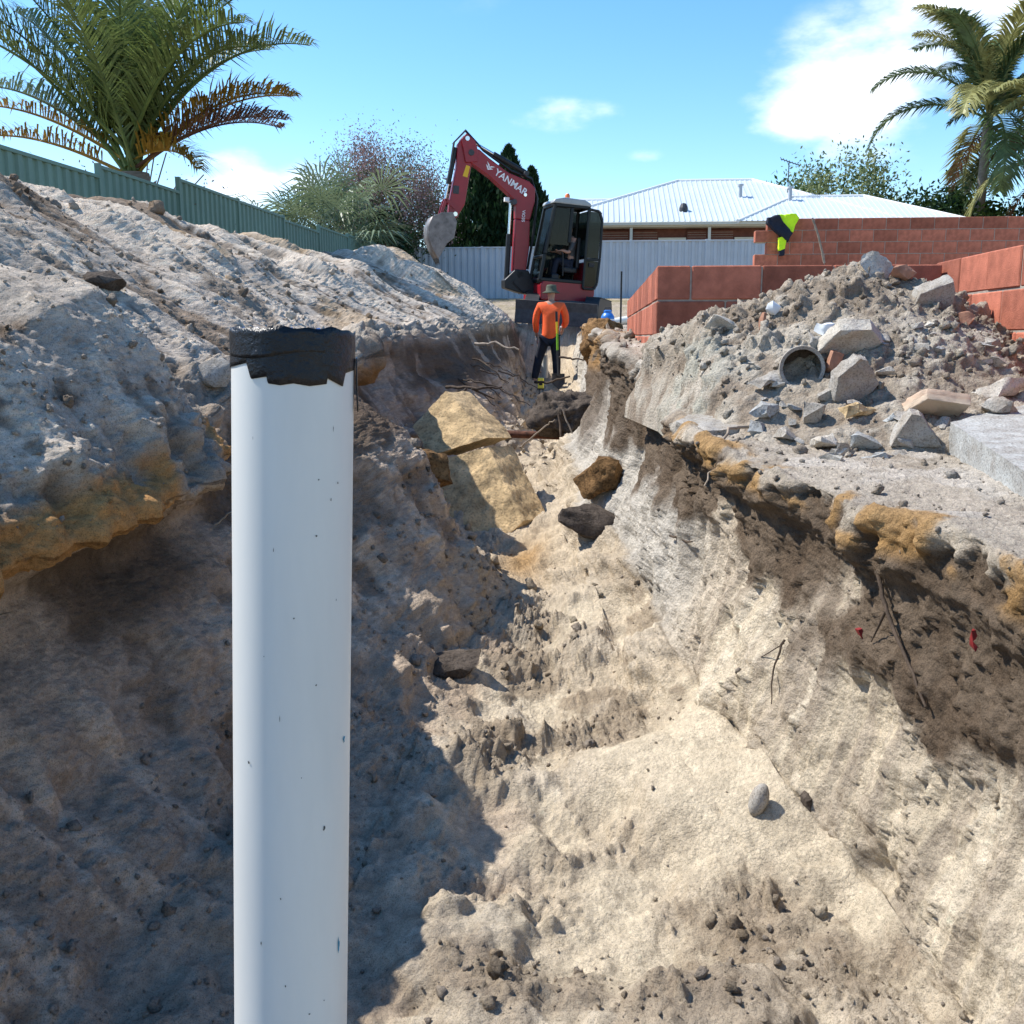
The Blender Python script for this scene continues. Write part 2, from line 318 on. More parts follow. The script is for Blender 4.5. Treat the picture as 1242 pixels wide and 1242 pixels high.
S = np.concatenate(parts_, 1); cc = np.concatenate(cs)        # cc: 0=F 1=C 2=M 3=O 4=L 5=U 6=W 7=A 8=B 9=D 10=E 11=G 12=H 13=R 14=S 15=T
ker = np.exp(-np.linspace(-2,2,15)**2); ker /= ker.sum(); lo = np.searchsorted(cc, .3); hi = np.searchsorted(cc, 14.6)
for a in range(2):
    pad = np.pad(S[:,:,a], ((0,0),(7,7)), mode='edge'); sm = sum(ker[k]*pad[:,k:k+S.shape[1]] for k in range(15))
    S[:,lo:hi,a] = sm[:,lo:hi]
nr, nc = S.shape[:2]
B = np.empty((nr, nc, 3), np.float32); B[...,0] = S[...,0]; B[...,1] = YR[:,None]; B[...,2] = S[...,1]
def normals(V):
    du = np.gradient(V, axis=1); dv = np.gradient(V, axis=0); n = np.cross(du, dv)
    return n/np.maximum(np.linalg.norm(n, axis=-1, keepdims=True), 1e-9)
CC = np.broadcast_to(cc[None].astype(np.float32), (nr,nc)); Y = B[...,1]; X = B[...,0]; Z = B[...,2]
band = lambda a, b, e=.15: sstep(a-e, a+e, CC)*(1-sstep(b-e, b+e, CC))
act = np.clip((21-Y)/2,0,1)*np.clip((Y+4)/2,0,1)*sstep(-.3,.2,CC)*(1-sstep(16,17,CC)); far = np.clip((34-Y)/3,0,1)*sstep(-1.5,-.5,CC)
P3 = (X, Y, Z)
spoil = 1-sstep(3.5,4.0,CC); lwall = band(4,7); floor = band(7,11); rwall = band(11,13); rtop = sstep(12.9,13.1,CC); near = 1-sstep(4.6,5.6,Y)
n1 = fbm(P3, 1.1, 3, 1); n2 = fbm(P3, 3.2, 4, 2); n3 = fbm(P3, 11, 4, 3); n4 = fbm(P3, 42, 3, 4)
strk = fbm((X*.22+Z*.1, Y*1.0, Z*.2), 1.5, 4, 11)                     # bands running down the spoil slope
strk2 = fbm((X*.3, Y*1.0, Z*.3), 5.5, 4, 12)
yw = Y+.10*n2+.03*n3; vst = (vn(yw*11, Z*.9+X, X*0, 13)+.6*vn(yw*27, Z*1.6, X*0, 15))/1.6-.5                              # rills down the sand walls
def warp(p, f, a, s): return tuple((q+a*(vn(p[0]*f, p[1]*f, p[2]*f, s+i)-.5)+a*.5*(vn(p[0]*f*2.3, p[1]*f*2.3, p[2]*f*2.3, s+i+7)-.5)).astype(np.float32) for i, q in enumerate(p))
WP = warp(P3, 16, .09, 200); WQ = warp(P3, 40, .035, 220)
cl1 = lumps(WP, 6.5, 21); cl2 = lumps(WQ, 15, 22); cl3 = lumps(WQ, 36, 23)
patch = sstep(-.06, .10, fbm(P3, 1.7, 4, 31)); patch2 = sstep(-.03, .09, fbm(P3, 2.6, 4, 32)); patch3 = sstep(.0, .12, fbm(P3, 4.5, 3, 33))
# smooth poured sand against the foot of the right wall and clumpy soil elsewhere
sandpour = np.exp(-((((X-.50)/.30)**2+((Y-3.25)/.62)**2))**1.6)*(CC > 8.6)
sandpour = np.clip(sandpour*1.4+.6*1.3*np.exp(-(((X-.84)/.14)**2+((Y-2.5)/.26)**2))*(CC>9.5)+.8*np.exp(-(((X-.12)/.24)**2+((Y-3.5)/.30)**2))+.7*np.exp(-(((X+.05)/.16)**2+((Y-5.0)/.5)**2))-.15+.25*n2, 0, 1)
cz = np.zeros_like(X)
for (a_, b_, ra, rb, k_) in ((.45,2.6,.26,.22,1),(.05,3.85,.34,.22,.9),(-.40,3.5,.14,.45,.8),(-.15,2.3,.3,.14,1),(.68,2.35,.18,.16,1),(.25,2.2,.22,.12,.8),(.55,1.9,.5,.2,.8),(-.3,4.8,.3,.5,.7),(-.15,2.95,.16,.16,.7)):
    cz = np.maximum(cz, k_*np.exp(-(((X-a_)/ra)**2+((Y-b_)/rb)**2)))
cz = sstep(.15,.95,cz+1.0*n2+.8*n3)*floor
sandpour = sandpour*(1-.9*cz)
clod = np.clip(spoil*(.35+.65*sstep(-.02,.08,strk)) + lwall*.45 + floor*(.15+.85*patch2)*(1-sandpour) + rwall*(.20+.8*band(12.25,13,.1)) + rtop*.30, 0, 1)
disp = (n1*.16+n2*.075)*(.85*spoil+.6*floor+.5*lwall+.35*rwall+.3*rtop)
disp += n3*(.020*spoil+.034*lwall+.030*floor*(1-.8*sandpour)+.026*rwall+.014*rtop)+n4*(.010+.004*clod)*(1-.75*sandpour)
disp += strk2*.07*spoil+strk*.34*spoil*sstep(.5,1.5,CC)+band(.5,2.4,.4)*(fbm((X*.35,Y,Z*.3),.75,3,55)*.9+np.abs(fbm((X*.5,Y,Z*.4),1.6,3,56))*.45-.04)
disp += clod*(cl1*.085*patch*np.where(spoil>.5,.12,1.0)+cl2*.045*patch2*np.where(spoil>.5,.22,1.0)+cl3*np.where(spoil>.5,.034,.026))
vst2 = vn(yw*62, Z*2.5, X*0, 14)-.5; wl = rwall*(1-sstep(11.9,12.5,CC)*.8)
disp += wl*(vst*.060*(1-sandpour)+vst2*.020+n2*.13+n1*.16+fbm(P3,6,3,68)*.06+.03*cl3*patch3+.05*cl2*patch*patch3)*np.where(near>.5,1,.8)+lwall*sstep(5.2,5.8,CC)*(vst*.022+n2*.16+vst2*.006+fbm(P3,5,3,69)*.07)
disp += .12*sandpour*(1-sstep(11.0,12.3,CC))
disp += floor*(1-.8*sandpour)*(.05*patch3*cl1+.12*n2+.05*sstep(-.02,.14,fbm(P3,3.2,3,62))+.018*patch2*sstep(-.05,.08,fbm(P3,9,3,63)))
# crumbling edge layer, hollows under it
disp += band(12.72,13.0,.07)*(.06*patch+.05*n3*2)-band(12.3,12.65,.08)*.035*(Y<5)
disp += band(3.6,4.1,.12)*(.0+.16*n3+.12*n2)-band(4.3,5.2,.25)*(.02+.25*np.maximum(fbm(P3,1.9,3,66),-.02))
cut = sstep(6.3,6.6,Y)*(1-sstep(8.0,8.4,Y)); disp += cut*band(3.7,4.6,.15)*(.10+.2*n2)
disp += (fbm(P3,95,2,9)*.010*(1-.8*sandpour))*np.clip((9-Y)/4,0,1)
disp += cz*(.014+.05*cl1+.036*cl2+.024*cl3)
disp *= act*(.25+.75*np.clip((22-Y)/6,0,1)); disp += n3*.02*(1-act)*far
V = B+normals(B)*disp[...,None]
# ---- base colours of the soils, with painted shade in the left undercut
col = np.empty((nr,nc,3), np.float32); col[:] = (.36,.335,.30)
g_lt = (.78,.70,.61); g_md = (.58,.525,.47); dk = (.135,.10,.072); br = (.27,.19,.125); ocr = (.42,.265,.115); crm = (.70,.63,.505); wht = (.68,.62,.53); bge = (.57,.50,.40)
cs_ = np.empty_like(col); cs_[:] = g_md
cs_ = mixc(cs_, g_lt, sstep(-.01,.06,strk+.35*n3)*.95); cs_ = mixc(cs_, br, (1-sstep(-.13,-.05,strk+.3*n3+.2*strk2))*.7); cs_ = mixc(cs_, dk, (1-sstep(-.17,-.09,strk2+.5*n3))*.6)
cs_ = mixc(cs_, (.44,.30,.15), sstep(.12,.2,fbm(P3,1.3,3,51))*.5)
# dark crumbs lying in the pale sand
cs_ = mixc(cs_, dk, sstep(.10,.2,n4+.4*n3)*.45)
col = mixc(col, (0,0,0), spoil)+cs_*spoil[...,None]
lw = np.empty_like(col); lw[:] = (.52,.43,.35)
lw = mixc(lw, (.70,.59,.48), sstep(.0,.12,vst+.5*n2)*sstep(5.2,6,CC)); lw = mixc(lw, (.15,.11,.08), band(4.25,5.45,.18)*.9*sstep(-.12,.02,fbm(P3,2.0,3,91)+.04)); lw = mixc(lw, dk, (1-sstep(-.14,-.05,n2+.4*n3))*.5); lw = mixc(lw, dk, sstep(.10,.2,n4+.5*n3)*.4)  # the dark band below the lip paints the hollow's shade into the colour
lw = mixc(lw, (.30,.19,.10), cut*band(3.9,4.75,.1)*.9)
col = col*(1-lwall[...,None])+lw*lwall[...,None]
col = mixc(col, (.56,.31,.115), band(3.78,4.3,.07)*sstep(-.06,.04,n2+.5*n3+.04)*(1-sstep(3.6,4.2,Y))*sstep(-.02,.05,fbm(P3,2.2,3,67)+.03)*.9)
fl = np.empty_like(col); fl[:] = crm
fl = mixc(fl, bge, patch2*.8); fl = mixc(fl, (.33,.275,.21), sstep(-.02,.08,fbm(P3,2.9,4,61)+.35*n3)*.8*(1-sandpour)); fl = mixc(fl, wht, sstep(.05,.15,n2)*.5)
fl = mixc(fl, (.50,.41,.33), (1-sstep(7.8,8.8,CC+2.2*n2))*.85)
fl = mixc(fl, bge, sstep(4.6,5.6,Y)*.7); fl = mixc(fl, ocr, np.exp(-(((X+.45)/.16)**2+((Y-6.1)/.5)**2))*.9)
fl = mixc(fl, crm, sandpour); fl = mixc(fl, (.36,.305,.24), cz*sstep(-.25,.05,n3+.4*n4)*.85); fl = mixc(fl, (.22,.17,.125), cz*(1-sstep(-.1,.02,n3))*.5)
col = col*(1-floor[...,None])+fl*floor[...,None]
vst3 = vn(yw*48, Z*1.8, X*0, 16)-.5
rw = np.empty_like(col); rw[:] = (.56,.50,.415)
rw = mixc(rw, crm, (1-sstep(11.5,12.4,CC+2.2*n2+vst))*.9*(Y<3.9)); rw = mixc(rw, (.42,.37,.31), sstep(.02,.16,vst+.4*vst3+.4*n3)*.7); rw = mixc(rw, (.78,.72,.61), sstep(.05,.2,-vst+.5*vst3)*.5)
rw = mixc(rw, (.56,.55,.52), sstep(4.0,4.8,Y)*.9)
top_dark = sstep(11.98,12.28,CC+1.5*n2+.9*n1)*(1-sstep(12.85,12.97,CC+.35*n3)); rw = mixc(rw, (.155,.12,.09), top_dark*.95)
rw = mixc(rw, dk, top_dark*(1-sstep(-.10,-.01,n3))*.6)
col = col*(1-rwall[...,None])+rw*rwall[...,None]
rt = np.empty_like(col); rt[:] = (.50,.46,.405); rt = mixc(rt, (.36,.32,.27), patch3*.7); rt = mixc(rt, (.62,.60,.57), sstep(.06,.14,n2)*.6)
col = col*(1-rtop[...,None])+rt*rtop[...,None]
col = mixc(col, ocr, band(12.80,13.10,.05)*sstep(-.04,.05,n2+.6*n3)*(1-sstep(4.4,5.2,Y))*.9)
col = mixc(col, (.33,.20,.085), band(12.2,13.2,.15)*sstep(-.05,.06,n2)*sstep(8.5,10,Y)*.8)
col = mixc(col, (.14,.11,.085), band(11.3,13.0,.2)*sstep(7.3,7.9,Y)*(1-sstep(9.3,10,Y))*.85)
# plain ground away from the trench
plain = np.clip(1-act, 0, 1); pg = np.empty_like(col); pg[:] = (.42,.37,.30); pg = mixc(pg, (.22,.20,.09), sstep(-.02,.1,n1+n2)*sstep(24,31,Y)*.6)
col = col*(1-plain[...,None])+pg*plain[...,None]
n5 = fbm(P3, 110, 2, 8); col *= (1+.45*n4+.35*n3+.45*n5)[...,None]; col = np.clip(col*np.array([1.06,.985,.88],np.float32), .01, .88)
kL = int(np.searchsorted(cc, 4.0))
tag(link('spoil_heap', grid_mesh('spoil_heap', V, col, int(np.searchsorted(cc, .0)), kL+2), 'soil'), 'long heap of dug-out grey sand sloping from the green fence down to the trench', 'heap')
gl = grid_mesh('ground', V, col, kL, nc); tag(link('ground', gl, 'soil'), kind='structure')
ge = grid_mesh('outer_ground', V, col, 0, int(np.searchsorted(cc, .0))+2); tag(link('outer_ground', ge, 'soil'), kind='structure')
VN = normals(V)
rng = np.random.default_rng(5)
# ---- loose clods and pebbles
ico = {}
for k in (1,2):
    bm = bmesh.new(); bmesh.ops.create_icosphere(bm, subdivisions=k, radius=1); bm.verts.ensure_lookup_table()
    ico[k] = (np.array([v.co[:] for v in bm.verts], np.float32), np.array([[v.index for v in f.verts] for f in bm.faces], np.int32)); bm.free()
def clods(name, P, NRM, colr, size, k, label, seed):
    iv, jf = ico[k]; n = len(P); rg = np.random.default_rng(seed)
    A = rg.normal(size=(n,3,3)).astype(np.float32); Q, _ = np.linalg.qr(A)
    sh = rg.uniform(.6,1.15,(n,1,3)).astype(np.float32); sh[...,2] *= .8
    jit = 1+rg.uniform(-.5,.35,(n,len(iv),1)).astype(np.float32)
    W = np.einsum('nij,nkj->nki', Q, iv[None]*sh*jit)*size[:,None,None]+P[:,None]+NRM[:,None]*(size*.35)[:,None,None]
    F = (jf[None]+(np.arange(n)*len(iv))[:,None,None]).reshape(-1)
    me = bpy.data.meshes.new(name); me.vertices.add(n*len(iv)); me.vertices.foreach_set('co', W.reshape(-1).astype(np.float32))
    nf = n*len(jf); me.loops.add(nf*3); me.loops.foreach_set('vertex_index', F.astype(np.int32)); me.polygons.add(nf); me.polygons.foreach_set('loop_start', np.arange(nf, dtype=np.int32)*3)
    me.update(calc_edges=True); ca = me.color_attributes.new('Col', 'FLOAT_COLOR', 'POINT'); c4 = np.ones((n,len(iv),4), np.float32); c4[...,:3] = colr[:,None]; ca.data.foreach_set('color', c4.reshape(-1))
    return tag(link(name, me, 'soil'), label, 'clods', kind='stuff')
dens = act*(Y>1.2)*np.clip(spoil*.75*(.35+1.2*sstep(-.05,.08,-strk))+floor*(.08+.35*patch2+3.5*cz)*(1-.9*sandpour)+lwall*sstep(5.6,6.4,CC)*1.8+floor*(1-sstep(7.8,8.6,CC))*1.5+band(2.9,3.9,.2)*(Y<4)*1.5+rwall*(1-sstep(12.2,12.6,CC))*.08+rtop*.5+band(12.8,13.4,.1)*.6, 0, 2)
area = np.gradient(YR)[:,None]*np.linalg.norm(np.gradient(B, axis=1), axis=-1)
pr = (dens*area/np.clip(Y,1.5,30)**1.25).reshape(-1).astype(np.float64); pr /= pr.sum()
for (n, k, s0, s1, nm, lb) in ((22000,1,.0035,.015,'soil_crumbs','fine crumbs of soil strewn over the trench and the heaps'),(2600,2,.012,.034,'soil_clods','crumbly grey and brown clods lying about the trench')):
    ix = rng.choice(pr.size, n, p=pr); yy = Y.reshape(-1)[ix]
    sz = (s0+(s1-s0)*rng.random(n)**3.0)*np.clip(yy/4, .75, 2.2); base = col.reshape(-1,3)[ix]
    tone = np.where(rng.random((n,1))<.45, np.array([[.36,.30,.235]]), base*rng.uniform(.6,1.0,(n,1)))
    clods(nm, V.reshape(-1,3)[ix], VN.reshape(-1,3)[ix], tone.astype(np.float32), sz.astype(np.float32), k, lb, 9+k)
# ---- the heap of soil and rubble on the right bank
gx = np.linspace(-.05, 3.4, 270); gyy = np.concatenate([np.linspace(3.55, 5.4, 245), np.linspace(5.41, 5.885, 30)])
GX, GY = np.meshgrid(gx, gyy); GX = GX.astype(np.float32); GY = GY.astype(np.float32)
XE = np.interp(GY, [3.55,4.2,4.7,5.3,5.9], [.84,.56,.44,.32,.16]).astype(np.float32); GX = XE+(GX+.05)/3.45*(3.4-XE)
crest = np.interp(GX, [-.05,.1,.36,.66,.95,1.25,1.6,1.95,2.5,3.4], [1.4,1.62,1.74,1.81,1.92,2.02,1.95,1.76,1.64,1.5]).astype(np.float32)
base = np.interp(GY, [3.5,4.2,5.4,6], [1.15,1.24,1.31,1.35])-.05
u_ = np.clip((GY-3.85-.12*np.sin(GX*3))/(5.15-3.85), 0, 1); prof = u_**1.25*(1-np.clip((GY-5.2)/2.2,0,1)**2)
prof = prof*sstep(-.02,.18,GX-XE)
hz = base+(crest-base)*np.clip(prof,0,1)-.12*(1-sstep(0,.06,prof))
HB = np.stack([GX,GY,hz], -1).astype(np.float32); HP = (HB[...,0],HB[...,1],HB[...,2])
a1 = fbm(HP,2.4,4,71); a2 = fbm(HP,9,4,72); a3 = fbm(HP,38,3,73); hw = warp(HP,18,.085,230); hw2 = warp(HP,44,.035,240); b1 = lumps(hw,7.5,74); b2 = lumps(hw2,17,75); b3 = lumps(hw2,38,76)
upm = sstep(.25,.7,prof)
HV = HB+normals(HB)*(((a1*.12+a2*.045+a3*.016)+(b1*.11+b2*.05)*(.25+.75*upm)+b3*.02)*sstep(.0,.15,prof))[...,None]
HC = np.empty_like(HB); HC[:] = (.42,.385,.335); HC = mixc(HC,(.52,.50,.455),sstep(.0,.12,a1+.5*a2)); HC = mixc(HC,(.28,.24,.20),(1-sstep(-.13,-.04,a2+.4*a1))*.7); HC = mixc(HC,(.47,.53,.49),np.exp(-(((GX-.35)/.25)**2+((GY-4.9)/.3)**2))*sstep(-.05,.1,a2)*.8)
HC *= (1+.3*a3+.4*fbm(HP,110,2,78))[...,None]*np.array([1.08,.98,.86],np.float32)
tag(link('soil_heap', grid_mesh('soil_heap', HV, np.clip(HC,.02,.8), 0, len(gx)), 'soil'), 'grey heap of lumpy soil and rubble piled against the red block wall', 'heap')
pr = (sstep(.02,.2,prof)*(.3+upm)*(GX<2.1)).reshape(-1).astype(np.float64); pr /= pr.sum(); HN = normals(HV)
ix = rng.choice(pr.size, 900, p=pr); sz = (.005+.026*rng.random(900)**3).astype(np.float32)
clods('heap_clods', HV.reshape(-1,3)[ix], HN.reshape(-1,3)[ix], (HC.reshape(-1,3)[ix]*rng.uniform(.7,1.25,(900,1))).astype(np.float32), sz, 2, 'loose lumps of soil covering the grey heap by the red walls', 31)
def hheap(x, y):
    i = int(np.argmin(abs(gyy-y))); j = int(np.argmin(abs(HV[i,:,0]-x))); return float(HV[i,j,2])
def hground(x, y):
    i = int(np.argmin(abs(YR-y))); row = V[i]; j = np.where(abs(row[:,0]-x) < .03)[0]
    return float(row[j,2].max()) if len(j) else float(row[np.argmin(abs(row[:,0]-x)),2])
# ------------------------------------------------------------------ block walls
def block_mesh(name, lx, ly, lz, bev=.006):
    b = MB().box((-lx/2,-ly/2,-lz/2),(lx/2,ly/2,lz/2)).build(name, 'red_block', bevel=bev, seg=1)
    me = b.data; bpy.data.objects.remove(b); return me
BM = {w_: block_mesh('block', w_, .19, .19) for w_ in (.39,.19,.29)}
random.seed(3)
def block_wall(label, p0, p1, ztop, courses, teeth=0, first=0, name='block_wall'):
    p0 = Vector((*p0,0)); p1 = Vector((*p1,0)); d = (p1-p0); Ln = d.length; d.normalize(); nrm = Vector((-d.y,d.x,0)); ang = math.atan2(d.y,d.x)
    root = empty(name, (p0.x,p0.y,ztop-courses*.2), label, 'wall'); root['kind'] = 'thing'; inv = Matrix.Translation(-root.location)
    def put(w_, s, z):
        o = link('block', BM[w_], None, root); o.location = inv@(p0+d*s+nrm*.095+Vector((0,0,z)))
        o.location += nrm*random.uniform(-.003,.003); o.rotation_euler = (random.uniform(-.006,.006),random.uniform(-.004,.004),ang+random.uniform(-.006,.006))
    for c in range(courses):
        z = ztop-.1-c*.2; odd = (c+first) % 2; s = 0
        if teeth and odd: s = .2
        elif odd or (not teeth and not odd and False): put(.19, .095, z); s = .2
        if not teeth and not odd: s = 0
        while s+.39 <= Ln+.01: put(.39, s+.195, z); s += .4
        if Ln-s > .17: put(.19, s+.095, z)
    M = inv@Matrix.Translation(p0)@Matrix.Rotation(ang,4,'Z')
    mb = MB(); zb = ztop-courses*.2
    for c in range(courses):
        z = ztop-c*.2; s0 = .21 if (teeth and (c+first)%2) else .008
        mb.box((s0,.008,z-.2),(Ln-.01,.182,z-.012 if c == 0 else z-.0005), M)
    mb.build('mortar', 'mortar', root); return root
block_wall('lit side of the red block wall running back beside the trench', (.334,11.7), (.334,6.1), 2.10, 4, first=0)
block_wall('shaded red block wall facing the camera behind the grey soil heap', (.334,5.9), (1.93,5.9), 2.10, 4, first=1)
block_wall('sunlit pink-red block wall at the right edge behind the heap', (1.95,6.1), (1.95,2.1), 2.12, 5, first=0)
block_wall('far taller red block wall with a toothed end below the white roof', (2.69,18), (10.7,18), 3.69, 9, teeth=1, first=1)
# ------------------------------------------------------------------ steel fences
def fence_panel(L, h, mat_, root, M, rib=.19, depth=.032):
    mb = MB(); n = int(L/rib); xs = []
    for i in range(n):
        a = i*L/n; r = L/n; xs += [(a,0),(a+r*.42,0),(a+r*.52,depth),(a+r*.9,depth)]
    xs.append((L,0)); vs = []; k = len(xs)
    for off in (0,.004):
        for z in (0,h): vs += [M@Vector((x,y+off,z)) for x,y in xs]
    fs = [(i,i+1,k+i+1,k+i) for i in range(k-1)]+[(2*k+i,3*k+i,3*k+i+1,2*k+i+1) for i in range(k-1)]+[(k+i,k+i+1,3*k+i+1,3*k+i) for i in range(k-1)]
    mb.add(vs, fs); return mb.build('panel', mat_, root)
def fence(name, label, pts, tops, h, m, ribw=.19):
    root = empty(name, (pts[0][0],pts[0][1],tops[0]-h), label, 'fence'); inv = Matrix.Translation(-root.location)
    for i in range(len(pts)-1):
        a = Vector((*pts[i],0)); b = Vector((*pts[i+1],0)); d = b-a; L = d.length; ang = math.atan2(d.y,d.x); zt = tops[i]
        M = inv@Matrix.Translation((a.x,a.y,zt-h))@Matrix.Rotation(ang,4,'Z')
        fence_panel(L-.06, h-.05, m, root, M@Matrix.Translation((.03,-.016,.02)), ribw)
        MB().box((.03,-.03,h-.045),(L-.03,.03,h), M).build('top_rail', m, root, bevel=.004, seg=1)
        MB().box((.03,-.03,0),(L-.03,.03,.05), M).build('bottom_rail', m, root)
    for i, p in enumerate(pts):
        zt = max(tops[max(i-1,0)], tops[min(i,len(tops)-1)])
        MB().box((p[0]-.035,p[1]-.035,zt-h-.2),(p[0]+.035,p[1]+.035,zt+.02), inv).build('post', m, root, bevel=.005, seg=1)
    return root
ys = [8.1+2.4*i for i in range(12)]
fence('steel_fence', 'dark green ribbed steel fence stepping along behind the spoil heap', [(-6.55+.022*(y-10),y) for y in ys], [3.54,3.75,3.88,4.07,4.06,4.0,4.13,4.18,4.2,4.22,4.24], 1.85, 'green_steel')
fence('steel_fence', 'light grey ribbed steel fence behind the excavator', [(-6.2+2.4*i,33) for i in range(6)], [4.54,4.54,4.54,4.54,4.56], 1.85, 'grey_steel', .2)
fence('steel_fence', 'light grey ribbed steel fence, slightly taller, below the white-roofed house', [(5.8-2.4*i,32.9) for i in (3,2,1,0)]+[(8.2,32.9),(10.6,32.9)], [4.70]*5, 1.85, 'grey_steel', .2)
# ------------------------------------------------------------------ house
H = empty('house', (4,40,3.5), 'low brick house with a pale blue-white corrugated steel hip roof', 'house'); Hi = Matrix.Translation(-H.location)
def hip_roof(name, x0, x1, y0, y1, ze, rx0, rx1, zr, m, parent, inv, rib=.2):
    ym = (y0+y1)/2
    V_ = [(x0,y0,ze),(x1,y0,ze),(x1,y1,ze),(x0,y1,ze),(rx0,ym,zr),(rx1,ym,zr)]
    mb = MB().add([inv@Vector(v) for v in V_], [(0,1,5,4),(1,2,5),(2,3,4,5),(3,0,4),(0,3,2,1)]); o = mb.build(name, m, parent)
    rb = MB(); x = x0+.1
    nrm = Vector((0,-(zr-ze),ym-y0)).normalized()
    while x < x1-.05:
        t = min(1, (x-x0)/(rx0-x0), (x1-x)/(x1-rx1))
        a = Vector((x,y0-.02,ze)); b = Vector((x,y0+(ym-y0)*t,ze+(zr-ze)*t))
        rb.bar(inv@(a+nrm*.004), inv@(b+nrm*.004), .05, .03, nrm); x += rib
    q = rb.build('roof_ribs', m, o); q['kind'] = 'stuff'
    cp = MB()
    for p, r in ((0,4),(1,5),(4,5)): cp.tube([inv@Vector(V_[p]),inv@Vector(V_[r])], .07, 8)
    cp.build('ridge_cap', 'white_paint', o); return o
rf = hip_roof('roof', -2.4, 10.9, 38, 48, 5.82, 3.2, 6.2, 7.98, 'roof_steel', H, Hi)
hip_roof('roof', 5.0, 13.0, 37.8, 43.4, 5.80, 7.4, 10.1, 6.98, 'roof_steel', H, Hi)
MB().box((-2.4,37.85,5.68),(13,37.93,5.81),Hi).build('gutter','cream_paint',H,bevel=.02,seg=1)
MB().box((-2.3,37.95,5.64),(12.9,38.6,5.68),Hi).build('soffit','cream_paint',H)
MB().box((-2.0,38.6,3.4),(12.6,38.8,5.65),Hi).build('wall','house_brick',H)
for x0, x1 in ((-1.9,-.3),(-.25,1.08),(1.26,2.16),(3.26,3.96),(4.08,4.95),(6.2,7.5),(8.4,10),(10.6,12.4)):
    o = MB().box((x0,38.5,3.4),(x1,38.598,5.56),Hi).build('brick_pier','house_brick',H)
    k = MB(); z = 3.5
    while z < 5.5: k.box((x0+.01,38.494,z),(x1-.01,38.4995,z+.012),Hi); z += .086
    q = k.build('brick_joint','mortar',o)
for x in (1.17,4.02): MB().box((x-.05,37.98,3.4),(x+.05,38.08,5.62),Hi).build('veranda_post','cream_paint',H)
for x0, x1 in ((2.2,3.22),(5.0,6.1)):
    f = MB().box((x0,38.52,4.2),(x1,38.597,5.3),Hi).build('window','cream_paint',H)
    MB().box((x0+.06,38.512,4.26),((x0+x1)/2-.02,38.519,5.24),Hi).build('pane','cream_paint',f); MB().box(((x0+x1)/2+.02,38.512,4.26),(x1-.06,38.519,5.24),Hi).build('pane','cream_paint',f)
for (x, y, z) in ((5.45,40.8,6.95),(7.25,40.2,6.75)):
    t = MB().tube([Hi@Vector((x,y,z-.2)),Hi@Vector((x,y,z+.5))], .075, 10); t.tube([Hi@Vector((x,y,z+.5)),Hi@Vector((x,y,z+.56))], .12, 10); t.build('vent_pipe','grey_steel',rf,smooth=40)
MB().lathe([(0.001,.28),(.1,.25),(.16,.1),(.16,-.2)],10,Hi@Matrix.Translation((3.15,39.2,6.35))).build('roof_vent','machine_grey',rf)
a = MB().tube([Hi@Vector((7.3,41,7.2)),Hi@Vector((7.3,41,8.35))], .022, 6); ab = Vector((7.3,41,8.35)); dv = Vector((.9,-.3,-.38)).normalized()
a.tube([Hi@(ab-dv*.35),Hi@(ab+dv*.45)], .02, 6)
for k in range(7): q = ab+dv*(-.33+.12*k); a.tube([Hi@(q+Vector((.1,.4,0))*(1-.06*k)),Hi@(q-Vector((.1,.4,0))*(1-.06*k))], .012, 5)
a.build('antenna','machine_grey',rf)
H2 = empty('house', (-1,52,3.6), 'second pale steel hip roof just visible behind the excavator cab', 'house'); i2 = Matrix.Translation(-H2.location)
hip_roof('roof', -6, 8, 48.5, 56, 6.9, -1.2, 3, 8.45, 'roof_steel', H2, i2, .25); MB().box((-5.5,49,3.4),(7.5,55.5,6.88),i2).build('wall','cream_paint',H2)
# ------------------------------------------------------------------ vegetation
def frond(root, o, az, elev, L, droop, mat_, leaf=.42, nl=46, wid=.028, seed=0, vee=.5, name='frond', dens=1, brown=None):
    rg = random.Random(seed); pts = []; p = Vector(o); e = elev; n = 22; h = Vector((math.cos(az),math.sin(az),0)); tw = rg.uniform(-.25,.25)
    for i in range(n+1):
        pts.append(p.copy()); d = h*math.cos(e)+Vector((0,0,1))*math.sin(e); p = p+d*L/n; e -= droop/n*(.35+1.5*(i/n)); h = (Matrix.Rotation(tw/n,3,'Z')@h)
    mb = MB(); mb.tube(pts, [.030*(1-.9*i/n)*(L/3)+.004 for i in range(n+1)], 5)
    side = h.cross(Vector((0,0,1))).normalized()
    for k in range(nl):
        t = .16+.84*k/(nl-1); f = t*n; i = min(int(f), n-1); q = pts[i].lerp(pts[i+1], f-i); d = (pts[i+1]-pts[i]).normalized(); upv = side.cross(d).normalized()
        ll = leaf*(math.sin(math.pi*min(1,(t*.85+.12)))**.6)*rg.uniform(.8,1.15)
        for sgn in (-1,1):
            if rg.random() > dens: continue
            v = (side*sgn*rg.uniform(.75,1)+d*rg.uniform(.55,1.0)+upv*(vee*rg.uniform(.3,1.2))).normalized()
            wv = v.cross(upv).normalized()*wid*.5; m1 = q+v*ll*.5+Vector((0,0,.02)); tip = q+v*ll+Vector((0,0,-ll*rg.uniform(.12,.45)))
            mb.add([q-wv*.5,q+wv*.5,m1+wv,m1-wv,tip], [(0,1,2,3),(3,2,4)])
    return mb.build(name, mat_, root)
def rel(root, pts): return [Vector(p)-root.location for p in pts]
